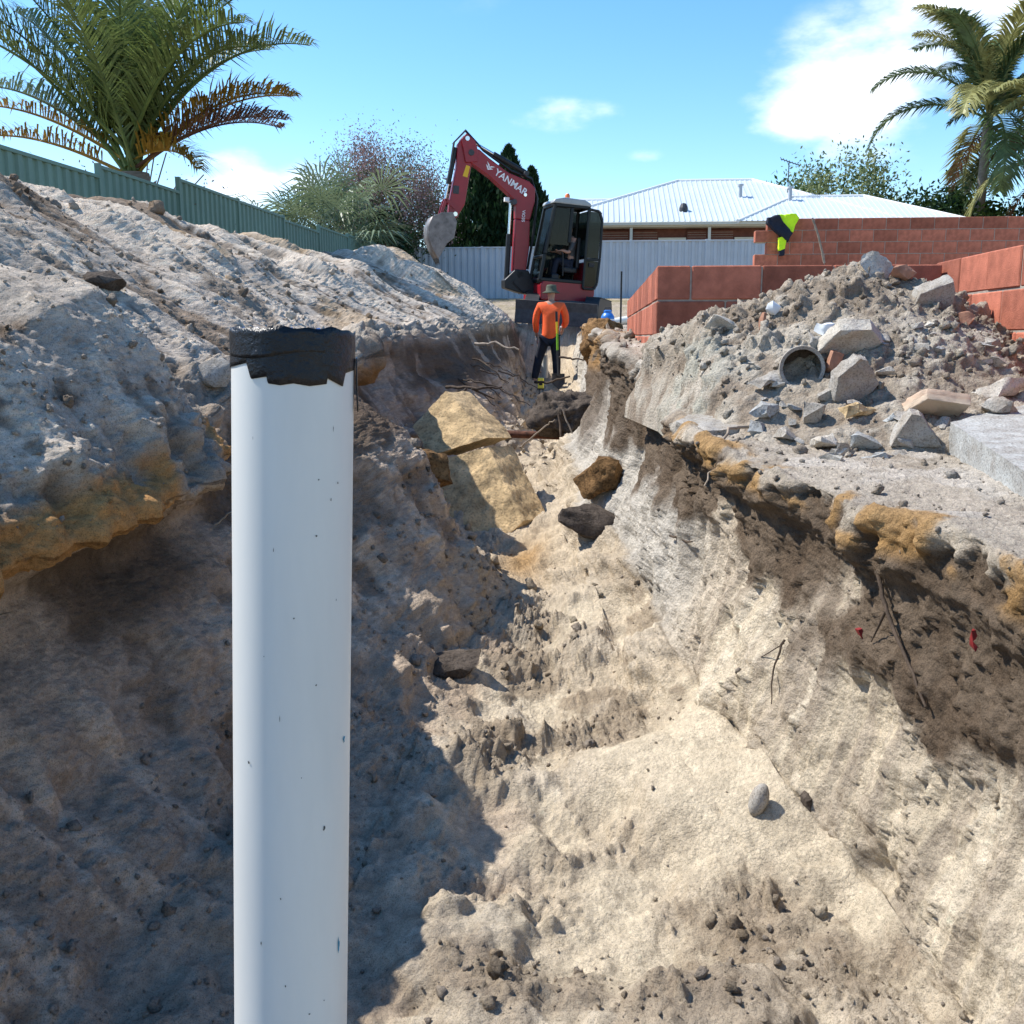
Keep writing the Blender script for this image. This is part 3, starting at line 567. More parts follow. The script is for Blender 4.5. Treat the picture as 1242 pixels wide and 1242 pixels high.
# big feather palm behind the green fence
random.seed(11)
pl = empty('palm_tree', (-7.0,15,2.0), 'large feather palm with drooping yellow lower fronds behind the green fence', 'palm')
MB().tube([(0,0,-.3),(.03,0,1.2),(0,0,2.1)], [.34,.28,.24], 14).build('trunk','palm_trunk',pl,smooth=50)
spec = [(100,78,3.6,.9,0),(70,80,3.4,.8,0),(200,72,3.6,.9,0),(20,70,3.7,1.2,0),(340,72,3.7,1.0,0),(160,62,3.9,1.0,0),(185,55,4.0,.8,0),(5,58,4.0,1.9,0),(350,62,3.6,2.3,0),(230,75,3.3,.8,0),(300,80,3.5,.7,0),(40,60,3.5,1.4,0),(140,55,3.4,1.3,0),(215,48,3.8,1.2,0),(175,40,3.6,1.1,0),(325,55,3.6,1.7,0),
        (182,26,3.2,1.0,1),(176,33,3.4,1.0,1),(3,42,3.3,1.4,1),(8,36,3.0,1.3,2),(355,46,3.2,1.6,1),(350,22,1.5,2.2,1),(20,40,2.9,1.5,2),(260,68,3.2,1.0,0),(195,64,3.6,1.2,0),(12,74,3.5,1.4,0)]
spec += [(az_,el_,3.3,.9,0) for az_,el_ in ((95,84),(120,70),(210,80),(25,80))]
for i, (az, el, L, dr, c) in enumerate(spec):
    frond(pl, (random.uniform(-.08,.08),random.uniform(-.08,.08),2.05+random.uniform(0,.25)), R(az+random.uniform(-5,5)), R(el), L*.86, dr*.62, ('palm_leaf','palm_leaf_yellow','palm_leaf_brown')[c], (.85 if c==0 else .65), 92, .03, i, .8, dens=.95 if c==0 else .8)
# queen palms far right
for k, (loc, hh, lab, sd, mats, n) in enumerate([((15.0,42,3.4),6.6,'tall queen palm with a pale trunk and long drooping fronds behind the house',1,('cocos_leaf','cocos_leaf','cocos_leaf_pale'),25),((17.4,40,3.4),4.9,'yellowish queen palm half out of frame at the right edge',2,('cocos_leaf_pale','cocos_leaf','cocos_leaf_pale'),18)]):
    rg = random.Random(sd*7); q = empty('palm_tree', loc, lab, 'palm')
    MB().tube([(0,0,-.3),(-.05,0,hh*.5),(0,0,hh)], [.24,.19,.17], 12).build('trunk','palm_trunk',q,smooth=50)
    for i in range(n):
        el = R(rg.choice([78,66,55,42,30,16,0])); az = 2*math.pi*i/n*2.4+rg.uniform(-.3,.3)
        frond(q, (0,0,hh), az, el, rg.uniform(4.6,5.6), 1.15+.8*math.cos(el)+rg.uniform(-.2,.3), rg.choice(mats), 1.2, 110, .07, i+50*sd, .2)
    for i in range(4): frond(q, (0,0,hh-.3), rg.uniform(0,6.28), R(-20), 3.2, 1.2, 'palm_leaf_brown', .6, 26, .06, i+90*sd, .1)
# fan palm clump
fp = empty('fan_palm', (-7.3,27,2.75), 'clump of grey-green fan palm leaves above the green fence', 'palm')
rg = random.Random(4); MB().tube([(0,0,-.3),(0,0,1.4)], [.3,.25], 12).build('trunk','palm_trunk',fp,smooth=50)
def fan(root, base, hub, R_, seed, m='fan_leaf'):
    R_ *= 1.5
    r_ = random.Random(seed); base = Vector(base); hub = Vector(hub); d = (hub-base).normalized(); s = d.cross(Vector((0,0,1))); s = s.normalized() if s.length > .05 else Vector((1,0,0)); mb = MB()
    mid = base.lerp(hub,.5)+Vector((0,0,.06)); mb.tube([base,mid,hub], [.018,.014,.010], 5); u = s.cross(d).normalized()
    n = 22
    for i in range(n):
        a = -2.15+4.3*i/(n-1); v = (d*math.cos(a)+s*math.sin(a)).normalized(); ll = R_*r_.uniform(.85,1.05); wv = v.cross(u).normalized()*.028
        p1 = hub+v*ll*.55+u*.03*(i%2); tp = hub+v*ll+Vector((0,0,-ll*r_.uniform(.12,.4)))
        mb.add([hub,p1-wv,p1+wv,tp], [(0,1,2),(1,3,2)])
    mb.build('fan_leaf', m, root)
for i in range(54):
    cx = rg.choice([-.9,0,.2,1.0,1.3]); az = rg.uniform(0,6.28); el = rg.uniform(-.35,1.35); L = rg.uniform(.9,1.6)
    b_ = Vector((cx*.6,rg.uniform(-.2,.5),1.35+rg.uniform(0,.35))); hb = b_+Vector((math.cos(az)*math.cos(el)*1.1,math.sin(az)*math.cos(el)*.9,math.sin(el)))*L
    fan(fp, b_, hb, rg.uniform(.6,.85), i)
def leafy(name, label, loc, h, rad, mats, nclump, nleaf, leaf, seed, trunk=.12, cat='tree', low=.25, sq=1.0, elong=1.0, group=None):
    rg = np.random.default_rng(seed); root = empty(name, loc, label, cat, group); tips = []
    r_ = random.Random(seed); tb = MB(); tb.tube([(0,0,-.3),(r_.uniform(-.1,.1),0,h*.3),(r_.uniform(-.15,.15),0,h*.62)], [trunk,trunk*.75,trunk*.4], 8)
    cen = []
    for k in range(nclump):
        d = rg.normal(size=3); d /= np.linalg.norm(d); rr = rg.uniform(.35,1)**.6
        c = np.array([d[0]*rad*rr, d[1]*rad*rr*sq, h*(low+1)/2+d[2]*h*(1-low)/2*rr]); cen.append(c)
        if k < 26: m_ = Vector((c[0]*.35,c[1]*.35,h*.25+c[2]*.3)); tb.tube([(0,0,h*.22),m_,c.tolist()], [trunk*.45,trunk*.28,.012], 5)
    tb.build('trunk','bark',root,smooth=50)
    cen = np.array(cen); n = nclump*nleaf; ci = np.repeat(np.arange(nclump), nleaf)
    cr = rg.uniform(.14,.34,nclump)*rad*1.1
    p = cen[ci]+rg.normal(size=(n,3))*cr[ci][:,None]*np.array([.62,.62,.5*elong]); mi = rg.choice(len(mats), nclump)[ci]
    a = rg.normal(size=(n,3)); a[:,2] += .6*(elong-1); a /= np.linalg.norm(a,axis=1)[:,None]; b_ = np.cross(a, rg.normal(size=(n,3))); b_ /= np.linalg.norm(b_,axis=1)[:,None]
    ls = leaf*rg.uniform(.6,1.3,(n,1)); q = np.stack([p-a*ls, p+b_*ls*.42, p+a*ls, p-b_*ls*.42],1)
    for j, mn in enumerate(mats):
        s_ = q[mi==j].reshape(-1,3); k = len(s_)//4
        if not k: continue
        me = bpy.data.meshes.new('crown'); me.vertices.add(k*4); me.vertices.foreach_set('co', s_.reshape(-1).astype(np.float32)); me.loops.add(k*4); me.loops.foreach_set('vertex_index', np.arange(k*4,dtype=np.int32)); me.polygons.add(k); me.polygons.foreach_set('loop_start', np.arange(k,dtype=np.int32)*4); me.update(calc_edges=True)
        link('crown', me, mn, root)
    return root
leafy('shrub','tall airy shrub with reddish-grey tips between fan palm and bucket',(-7.2,33.5,2.9),4.9,2.2,['shrub_leaf','shrub_red','shrub_red'],130,420,.045,5,low=.2,elong=1.5)
leafy('shrub','dark green lower bush below the reddish shrub behind the fence',(-7.3,32,2.7),3.0,1.7,['shrub_leaf','cypress_leaf'],60,150,.09,6,low=.1,cat='shrub')
leafy('tree','sparse pale green tree rising behind the right end of the roof',(10.6,47,3.6),6.0,2.6,['gum_leaf','gum_leaf','hedge_leaf'],60,150,.10,7,low=.35,elong=1.6)
leafy('tree','rounded dark green tree under the tall queen palm',(14.3,44,3.5),3.9,2.6,['hedge_leaf','cypress_leaf'],80,150,.13,8,low=.15)
leafy('tree','low green hedge tree at the right edge beyond the far block wall',(17.6,43,3.5),3.6,2.2,['hedge_leaf','cypress_leaf'],70,140,.13,9,low=.1)
leafy('tree','small dark green treetop peeking over the roof beside the antenna',(8.6,50,3.6),5.2,1.5,['hedge_leaf'],40,80,.13,10,low=.4)
leafy('shrub','bare brown twiggy shrub at the foot of the large feather palm',(-8.0,17.2,2.3),2.9,1.7,['palm_leaf_brown'],40,10,.03,12,trunk=.05,low=.2,cat='shrub')
def cypress(label, loc, h, r, seed):
    rg = np.random.default_rng(seed); root = empty('cypress_tree', loc, label, 'tree', 'cypresses behind the grey fence')
    MB().tube([(0,0,-.3),(0,0,h*.3)], [.16,.1], 8).build('trunk','bark',root)
    n = 9000; t = rg.random(n)**.8; az = rg.random(n)*6.283; lob = 1+.22*np.sin(az*3+t*7+seed)+.16*np.sin(az*7-t*15)+.12*np.sin(t*34+az*2)
    rr = r*np.minimum(1,(1-t)*2.4)**.75*np.minimum(1,.55+t*2.2)*lob*rg.uniform(.55,1.02,n)
    p = np.stack([rr*np.cos(az), rr*np.sin(az), .15+t*h*.97],1)
    a = np.stack([np.cos(az)*.35,np.sin(az)*.35,np.ones(n)],1)+rg.normal(size=(n,3))*.3; a /= np.linalg.norm(a,axis=1)[:,None]; b_ = np.cross(a,rg.normal(size=(n,3))); b_ /= np.linalg.norm(b_,axis=1)[:,None]
    ls = .15*rg.uniform(.6,1.3,(n,1)); q = np.stack([p-a*ls*.6,p+b_*ls*.35,p+a*ls,p-b_*ls*.35],1).reshape(-1,3)
    me = bpy.data.meshes.new('crown'); me.from_pydata(q.tolist(),[],[(4*i,4*i+1,4*i+2,4*i+3) for i in range(n)]); link('crown',me,'cypress_leaf',root)
for i, (lab, u0, hh, rr) in enumerate([('tallest cypress, rising behind the raised boom of the excavator',-3.25,5.25,.85),('cypress right of the tallest one, beside the cab roof',-2.45,4.55,.62),('broad cypress directly behind the dipper arm',-4.35,4.7,.95),('thin cypress leftmost of the row, above the bucket',-5.35,4.0,.5),('short cypress between the dipper arm and the boom post',-3.6,4.0,.6)]):
    cypress(lab, (u0,36.5+.4*(i%2),3.0), hh, rr, i+1)
# ------------------------------------------------------------------ upright plastic pipe in the foreground
pt = Vector((-.277,.8982,1.7017)); pb = Vector((-.2959,.865,1.0203)); ax = (pt-pb).normalized(); foot = pb-ax*1.15
pp = empty('plastic_pipe', foot, 'white plastic pipe standing upright in the foreground with black tape round its top', 'pipe')
Lp = (pt-foot).length; Mp = ax.to_track_quat('Z','Y').to_matrix().to_4x4(); ro, ri = .055, .0515
# make the local -y side face the camera
MB().lathe([(ri,0),(ro,0),(ro,Lp-.012),(ri,Lp-.012),(ri,0)], 96, Mp).build('pipe_wall','pvc',pp,smooth=40)
def wrap(name, m, prof_lo, prof_hi, r, a0, a1, n=180, th=.0012, wr=.0012, seed=1, parent=pp, zwr=90):
    rg = random.Random(seed); ph = [rg.uniform(0,6.28) for _ in range(4)]; vs = []; fs = []; rows_ = 9
    for i in range(n+1):
        t = i/n; a = a0+(a1-a0)*t; lo_ = prof_lo(t); hi_ = prof_hi(t)
        for k in range(rows_):
            z = lo_+(hi_-lo_)*k/(rows_-1); rr = r+wr*(math.sin(zwr*z+3*a+ph[0])*.5+math.sin(a*11+z*210+ph[1])*.35+math.sin(a*5-z*130+ph[2])*.4)
            vs.append(Mp@Vector((rr*math.cos(a),rr*math.sin(a),z)))
    for i in range(n):
        for k in range(rows_-1): q = i*rows_+k; fs.append((q,q+rows_,q+rows_+1,q+1))
    o = MB().add(vs, fs).build(name, m, parent, smooth=60); md = o.modifiers.new('thickness','SOLIDIFY'); md.thickness = th; md.offset = 1; return o
# angle on the pipe for a share s (-1..1) of its visible width
loc_x = (Mp.inverted().to_3x3()@Vector((math.cos(R(4.88+.0)),math.sin(R(4.88)),0))); ang_x = math.atan2(loc_x.y, loc_x.x); tc_ = Mp.inverted().to_3x3()@(-Vector((pt.x,pt.y,0)).normalized()); ang_c = math.atan2(tc_.y, tc_.x)
PXM = 146/.11
torn = [(-1,.049),(-.72,.043),(-.66,.061),(-.64,.064),(-.52,.062),(-.40,.060),(-.39,.069),(-.2,.071),(0,.068),(.25,.071),(.52,.0675),(.525,.060),(.77,.0705),(.82,.052),(.97,.0475)]
def torn_z(a):
    d = (a-ang_c+math.pi)%(2*math.pi)-math.pi
    if abs(d) > math.pi/2: return Lp-.033-.004*math.sin(d*5)
    s = math.sin(d); return Lp-np.interp(s, [q[0] for q in torn], [q[1]*.655 for q in torn])
wrap('tape','tape', lambda t: torn_z(ang_c-math.pi+2*math.pi*t), lambda t: Lp+.003+.0008*math.sin(t*44)+.0008*math.sin(t*97)+.001*math.sin(t*13), ro+.0005, ang_c-math.pi, ang_c+math.pi, 420, wr=.0003, th=.0004)
# second turn of the tape, a loose end at the right side and a curled strip at the left
wrap('tape_layer','tape', lambda t: Lp-.026+.008*t+.002*math.sin(t*9), lambda t: Lp+.001+.001*math.sin(t*31), ro+.0010, ang_c-1.9, ang_c+.5, 160, wr=.0004, seed=3, th=.0004)
def strip(name, m, s, z0, z1, wd, out):
    a = ang_c+math.asin(s); vs = []; fs = []
    for k in range(8):
        z = z0+(z1-z0)*k/7; r_ = ro+.003+out*(k/7)**1.5
        for q in (-1,1): aa = a+q*wd/2/ro; vs.append(Mp@Vector((r_*math.cos(aa),r_*math.sin(aa),z+q*.001)))
    for k in range(7): fs.append((2*k,2*k+1,2*k+3,2*k+2))
    o = MB().add(vs,fs).build(name,m,pp,smooth=60); md = o.modifiers.new('thickness','SOLIDIFY'); md.thickness = .0012
strip('tape_end','tape', .995, Lp-.02, Lp-.068, .012, .002)
# crumpled blue plastic tucked over the open end
rg = random.Random(8); vs = []; fs = []; nr_, na_ = 10, 64
for i in range(nr_):
    r_ = (ro+.001)*i/(nr_-1)
    for j in range(na_):
        a = 2*math.pi*j/na_; vs.append(Mp@Vector((r_*math.cos(a),r_*math.sin(a),Lp-.001+.0035*math.sin(a*9+i*1.7)*i/nr_+.003*math.sin(a*17-i)*i/nr_+rg.uniform(-.0016,.0016))))
for i in range(nr_-1):
    for j in range(na_): fs.append((i*na_+j,i*na_+(j+1)%na_,(i+1)*na_+(j+1)%na_,(i+1)*na_+j))
MB().add(vs,fs).build('blue_plastic','blue_plastic',pp)
def smear(name, m, s, v_px, w_mm, h_mm, seed):
    rg = random.Random(seed); z = Lp-(v_px-405)/837*.68; a = ang_c+math.asin(s); vs = [Mp@Vector(((ro+.0006)*math.cos(a),(ro+.0006)*math.sin(a),z))]; n = 14
    for j in range(n):
        t = 2*math.pi*j/n; k = rg.uniform(.45,1.1); aa = a+math.cos(t)*w_mm*.0005*k/ro; vs.append(Mp@Vector(((ro+.0006)*math.cos(aa),(ro+.0006)*math.sin(aa),z+math.sin(t)*h_mm*.0005*k)))
    MB().add(vs, [(0,1+j,1+(j+1)%n) for j in range(n)]).build(name,m,pp)
smear('primer_mark','blue_primer',.86,869,4.5,8,1); smear('primer_mark','blue_primer',.80,1122,3.2,20,2)
for i, (s, v, a_, b_) in enumerate([(.53,966,3,5),(.40,563,1.6,2),(.71,568,1.8,3),(.37,625,2.2,2.5),(-.70,886,3,4),(-.18,1043,1.6,2),(.02,716,1.6,2),(.38,794,1.8,2.4),(.6,586,1.2,4),(.63,508,.8,6),(-.3,640,.7,5),(-.45,760,.9,2),(.15,900,1.0,1.6),(-.1,1150,1.6,3),(.3,1190,2.4,2),(-.5,1100,1.2,5),(.55,1180,1.4,2),(.7,700,.8,3),(-.62,520,.5,4),(-.2,830,.6,7),(.1,1215,3,2),(-.4,1220,2,2)]): smear('scuff','pvc_grime',s,v,a_,b_,i+5)
# ------------------------------------------------------------------ rocks and rubble
def rock(name, label, cat, loc, pts, m, cuts=3, rough=.012, freq=9, seed=0, rot=(0,0,0), sharp=35, bev=.0, group=None):
    bm = bmesh.new()
    for p in pts: bm.verts.new(p)
    r = bmesh.ops.convex_hull(bm, input=bm.verts)
    bmesh.ops.delete(bm, geom=[g for g in r['geom_interior'] if isinstance(g, bmesh.types.BMVert)], context='VERTS')
    bmesh.ops.dissolve_limit(bm, angle_limit=.06, verts=bm.verts, edges=bm.edges)
    if bev: bmesh.ops.bevel(bm, geom=list(bm.edges), offset=bev, segments=1, affect='EDGES', clamp_overlap=True)
    bmesh.ops.triangulate(bm, faces=bm.faces)
    for _ in range(cuts):
        L = [e for e in bm.edges if e.calc_length() > .045*max(1,freq/9)*0+ .03]
        if not L: break
        bmesh.ops.subdivide_edges(bm, edges=L, cuts=1, use_grid_fill=True); bmesh.ops.triangulate(bm, faces=bm.faces)
    co = np.array([v.co[:] for v in bm.verts], np.float32); p3 = (co[:,0]+seed*3.7+50,co[:,1]+50,co[:,2]+50)
    d = fbm(p3,freq,4,seed)*rough*2+fbm(p3,freq*4,2,seed+3)*rough*.7; bm.normal_update()
    nn = np.array([v.normal[:] for v in bm.verts]); co = co+nn*d[:,None]
    for v, c in zip(bm.verts, co): v.co = c
    me = bpy.data.meshes.new(name); bm.to_mesh(me); bm.free()
    me.polygons.foreach_set('use_smooth', [True]*len(me.polygons)); me.set_sharp_from_angle(angle=R(sharp))
    o = link(name, me, m); o.location = loc; o.rotation_euler = rot; return tag(o, label, cat, group)
def rnd_pts(dx, dy, dz, seed, n=16):
    rg = random.Random(seed); out = []
    for _ in range(n):
        v = Vector((rg.gauss(0,1),rg.gauss(0,1),rg.gauss(0,1))).normalized(); k = max(abs(v.x),abs(v.y),abs(v.z))**.7; out.append((v.x/k*dx/2,v.y/k*dy/2,v.z/k*dz/2))
    return out
def slab_pts(poly, th): return [(x,y,z) for x,y in poly for z in (-th/2,th/2)]
# tilted slab of sandstone leaning in the trench, cracked across: two pieces
A_ = [Vector(p) for p in ((-1.17,7.62,1.25),(-1.38,7.38,.99),(-1.22,7.15,.80),(-.80,7.22,.93),(-.86,7.32,1.0))]
bk = Vector((.16,.22,-.02))
rock('sandstone_slab','upper pointed piece of the cracked sandstone slab leaning in the trench','rock',(0,0,.03),[p for p in A_]+[p+bk for p in A_],'limestone',5,.014,10,1,sharp=40)
B_ = [Vector(p) for p in ((-1.20,7.12,.785),(-.79,7.19,.90),(-.50,6.82,.42),(-.66,6.70,.28),(-.98,6.72,.30),(-1.20,6.88,.48))]
rock('sandstone_slab','larger lower piece of the cracked sandstone slab above the shadowed floor','rock',(0,0,0),B_+[p+bk for p in B_],'limestone',5,.017,10,2,sharp=40)
rock('boulder','orange-brown ironstone boulder sitting on the trench slope right of the slab','rock',(.03,6.15,hground(.03,6.15)+.06),rnd_pts(.34,.30,.26,3),'ironstone',3,.03,8,3)
rock('boulder','dark soil boulder directly below the orange-brown ironstone boulder','rock',(-.03,5.93,hground(-.03,5.93)+.02),rnd_pts(.42,.3,.2,4),'dark_clod',3,.03,8,4,rot=(0,.3,0))
rock('boulder','dark brown block lying left of the sandstone slab in shade','rock',(-1.0,5.65,hground(-1.0,5.65)-.06),rnd_pts(.36,.3,.28,5),'ironstone',3,.03,8,5)
rock('boulder','brown lump half buried in the shaded sand at lower left','rock',(-.95,2.62,hground(-.95,2.62)+.04),rnd_pts(.17,.15,.15,6),'ironstone',3,.014,12,6)
rock('boulder','blue-grey lump at the edge of the shadow on the trench floor','rock',(-.63,4.35,hground(-.63,4.35)+.03),rnd_pts(.24,.2,.14,7),'dark_clod',3,.015,12,7)
rock('stone','smooth oval grey stone resting on the pale poured sand','stone',(.52,2.92,hground(.52,2.92)+.035),[(.028*math.sin(b)*math.cos(a),.03*math.sin(b)*math.sin(a),.058*math.cos(b)) for a in np.linspace(0,6,10) for b in np.linspace(0,3.14,7)],'concrete',2,.006,14,8,rot=(0,.25,0),sharp=80)
rock('stone','brown-grey stone embedded low in the right trench wall','stone',(.70,2.95,.24),rnd_pts(.11,.1,.13,9),'dark_clod',3,.012,14,9)
rock('boulder','dark stone lying on the pale spoil slope left of the pipe top','rock',(-1.72,4.4,hground(-1.72,4.4)+.03),rnd_pts(.17,.14,.12,10),'concrete',3,.02,10,10)
rock('boulder','dark angular clod half way up the spoil slope near the left edge','rock',(-2.42,4.8,hground(-2.42,4.8)+.02),rnd_pts(.20,.16,.12,11),'dark_clod',3,.02,10,11)
# long concrete slab at the right edge and the broken one over the trench lip
rock('concrete_slab','smooth grey concrete slab lying at the right edge of the bank','slab',(0,0,0),[(x,y,z+d) for x,y,z in ((1.37,3.98,1.37),(1.27,3.02,1.30),(2.6,2.6,1.31),(2.6,4.3,1.47),(1.95,4.42,1.45)) for d in (0,-.17)],'concrete_blue',5,.007,12,12)
rock('concrete_slab','flat broken grey slab jutting out over the trench edge','slab',(0,0,0),[(x,y,z+d) for x,y,z in ((.36,4.55,1.315),(.47,4.28,1.295),(.66,4.40,1.315),(.74,4.75,1.345),(.50,4.95,1.345)) for d in (0,-.075)],'concrete',4,.016,14,13)
RB = [ # name, label, cat, x, y, kind, dims, rot, material
('concrete_chunk','large pentagonal grey concrete chunk standing upright in the rubble','rubble',1.09,4.36,[(-.115,.04,-.10),(-.125,.05,.04),(-.02,.03,.155),(.03,.02,.145),(.14,.04,.0),(.03,.02,-.13)],.09,(.35,0,.25),'concrete',.10),
('concrete_chunk','broad pale concrete slab lying behind the upright pentagonal chunk','rubble',1.16,4.6,[(-.22,0,-.09),(-.16,0,.10),(.02,0,.14),(.20,0,-.02),(.16,0,-.12)],.10,(.75,.15,.1),'concrete_pale',.08),
('striped_slab','cream slab with faint red stripes lying at the right of the rubble','slab',1.37,4.17,[(-.17,0,-.11),(-.08,0,.12),(.15,0,.11),(.13,0,-.12)],.07,(1.0,.12,-.05),'striped_brick',.06),
('concrete_chunk','squared pale grey chunk left of centre in the rubble front','rubble',0.91,4.29,None,(.13,.13,.12),(.2,.1,.5),'concrete',.05),
('concrete_chunk','pale block with a dark broken side at the front of the rubble','rubble',0.94,4.08,None,(.17,.13,.11),(.1,0,.2),'concrete_pale',.045),
('concrete_chunk','blue-grey crumbling lump beside the pale block','rubble',1.08,4.06,None,(.18,.14,.12),(.3,.2,.9),'concrete_blue',.04),
('concrete_chunk','triangular grey chunk in front of the striped slab','rubble',1.25,4.03,[(-.12,.0,-.08),(-.03,0,.11),(.02,0,.10),(.14,0,-.07)],.12,(.25,0,-.15),'concrete',.07),
('concrete_chunk','small blue-grey fragment nearest the bank edge','rubble',1.09,3.87,None,(.12,.07,.06),(0,.1,.1),'concrete_blue',.02),
('concrete_chunk','thin upright grey flake in front of the blue-grey lump','rubble',0.97,3.95,None,(.11,.04,.09),(.2,.2,.3),'concrete',.03),
('concrete_chunk','flat grey flake left of the broken pipe','rubble',0.76,4.57,None,(.22,.15,.06),(.1,-.25,.5),'concrete',.05),
('concrete_chunk','rough pale-blue lump at the left end of the rubble front','rubble',0.72,4.36,None,(.15,.12,.09),(.3,.2,.4),'concrete_blue',.03),
('concrete_chunk','lower pale-blue crumbly lump near the root at left','rubble',0.68,4.28,None,(.13,.1,.08),(.1,.5,.9),'concrete_blue',.02),
('concrete_chunk','grey crumbly stone between two pale-blue lumps','rubble',0.79,4.19,None,(.13,.11,.09),(.4,.2,2),'concrete',.025),
('sandstone_piece','rounded yellowish stone in the middle of the rubble','stone',1.08,4.22,None,(.19,.10,.075),(.1,-.1,.1),'limestone',.05),
('concrete_chunk','long pale slab edge at the far right of the rubble','rubble',1.67,4.31,None,(.34,.14,.10),(.2,-.25,.2),'concrete_pale',.04),
('concrete_chunk','rounded grey lump right of the striped slab','rubble',1.62,4.15,None,(.2,.16,.12),(.2,.2,.9),'concrete',.04),
('concrete_chunk','white squared block just above the broken pipe','rubble',1.04,4.72,None,(.12,.08,.08),(.2,.1,.2),'white_paint',.08),
('concrete_chunk','dark angular slab near the top right of the heap','rubble',1.56,4.9,[(-.12,0,-.10),(-.10,0,.02),(.08,0,.12),(.13,0,-.02),(.06,0,-.12)],.12,(.4,.1,.1),'concrete',.05),
('concrete_chunk','pale jagged chunk on the very top of the heap','rubble',1.36,5.08,None,(.24,.18,.14),(.3,.3,.4),'concrete_pale',.05),
('brick_piece','pinkish broken brick near the top right of the heap','brick',1.46,5.05,None,(.17,.11,.09),(.3,.2,.6),'clay_brick',.05),
('brick_piece','small red-brown brick stub beside the right block wall','brick',1.68,4.8,None,(.09,.09,.10),(.1,.1,.3),'clay_brick',.04),
('brick_piece','reddish broken brick end under the broad pale slab','brick',1.04,4.56,None,(.08,.12,.13),(.2,.1,.3),'clay_brick',.05),
('brick_piece','short pink brick stick upright on the left of the heap','brick',0.79,4.97,None,(.04,.04,.13),(.1,.2,.2),'clay_brick',.05),
('concrete_chunk','pale lumpy chunk at the left crest of the heap','rubble',.62,5.08,None,(.22,.18,.13),(.2,.3,.1),'concrete_pale',.04),
('concrete_chunk','white flake near the left crest of the heap','rubble',.86,5.05,None,(.08,.06,.08),(.5,.3,.1),'white_paint',.05),
('concrete_chunk','dark grey stone beside the rim of the broken pipe','rubble',0.98,4.68,None,(.09,.09,.12),(.1,.3,.1),'concrete',.06),
]
for i, (nm, lab, ct, x, y, poly, dm, rot, mt, lift) in enumerate(RB):
    z = max(hheap(x,y), gz(y)-.02)+lift*.65
    if poly: pts = [(p[0],dm*.5*q+p[1]*0,p[2]) for p in poly for q in (-1,1)]; pts = [tuple(c*.74 for c in p) for p in pts]; rock(nm,lab,ct,(x,y,z),pts,mt,4,.013,16,20+i,rot,bev=.0015)
    else: rock(nm,lab,ct,(x,y,z),rnd_pts(*[c*.82 for c in dm],40+i,11),mt,3,.016,18,20+i,rot)
# broken clay pipe end
cp = empty('clay_pipe',(.91,4.56,hheap(.91,4.56)+.055),'short broken round clay pipe end poking out of the rubble','pipe')
Mq = Matrix.Rotation(R(90),4,'X')@Matrix.Rotation(R(-8),4,'Y')
MB().lathe([(.083,-.15),(.083,.03),(.098,.035),(.100,0),(.098,-.03),(.094,-.15)],36,Mq).build('pipe_wall','concrete',cp,smooth=40)
MB().lathe([(.001,-.10),(.083,-.09)],24,Mq).build('soil_fill','dark_clod',cp)
# small scattered stones on the bank
rg = random.Random(77)
for i in range(46):
    x = rg.uniform(.7,1.75); y = rg.uniform(3.75,4.75); s = rg.uniform(.025,.07)
    rock('rubble_stone','small grey stone strewn among the rubble on the right bank','stone',(x,y,max(hheap(x,y),gz(y)-.02)+s*.25),rnd_pts(s*1.3,s,s*.8,300+i,10),rg.choice(['concrete','concrete_pale','concrete_blue','concrete']),2,s*.1,20,i,group='small stones of the rubble')
# ------------------------------------------------------------------ roots and sticks
def stick(name, label, pts, r0, r1, m, cat='root', wob_=.01, seed=0, branches=(), group=None):
    rg = random.Random(seed); P_ = [Vector(p) for p in pts]; out = []
    for i in range(len(P_)-1):
        for k in range(5): out.append(P_[i].lerp(P_[i+1],k/5)+Vector((rg.uniform(-1,1),rg.uniform(-1,1),rg.uniform(-1,1)))*wob_)
    out.append(P_[-1]); n = len(out); mb = MB().tube(out,[r0+(r1-r0)*i/(n-1) for i in range(n)],7)
    for b_ in branches:
        q = [Vector(p) for p in b_]; mb.tube([q[0],q[0].lerp(q[1],.5)+Vector((rg.uniform(-1,1),0,rg.uniform(-1,1)))*wob_,q[1]],[r1*1.1,r1*.9,r1*.5],6)
    return tag(mb.build(name,m,smooth=60),label,cat,group)
def wall_x(y, z, off=.008):
    i = int(np.argmin(abs(YR-y))); a_, b_ = np.searchsorted(cc, 10.6), np.searchsorted(cc, 13.1); seg = V[i,a_:b_]; j = int(np.argmin(abs(seg[:,2]-z))); return (float(seg[j,0])-off, y, z)
stick('root','long dark root hanging diagonally down the right trench wall',[wall_x(2.86,1.02),wall_x(2.80,.93,.02),wall_x(2.70,.84,.03),wall_x(2.58,.73,.02)],.007,.004,'root',seed=1,wob_=.003,branches=[(wall_x(2.80,.93,.02),wall_x(2.86,.82,.01))])
stick('root','thin forked dark root on the cream sand wall',[wall_x(3.38,.66,.015),wall_x(3.34,.56,.02),wall_x(3.28,.46,.012)],.0045,.002,'root',seed=2,wob_=.003,branches=[(wall_x(3.37,.65,.015),wall_x(3.46,.54))])
stick('root','pale bent root hanging over the right trench lip below the rubble',[(.66,4.3,1.33),(.56,4.22,1.31),(.50,4.10,1.22),(.44,4.02,1.10)],.008,.004,'dry_stick',seed=3,wob_=.010)
stick('root','short horizontal twig stuck in the right wall below the ironstone boulder',[wall_x(4.75,.75,.02),wall_x(4.5,.77,.03)],.006,.004,'root',seed=4)
stick('root','black root standing out of the dark soil in front of the worker',[(-.33,8.6,1.12),(-.30,8.45,.85),(-.32,8.4,.60)],.014,.01,'root',seed=5)
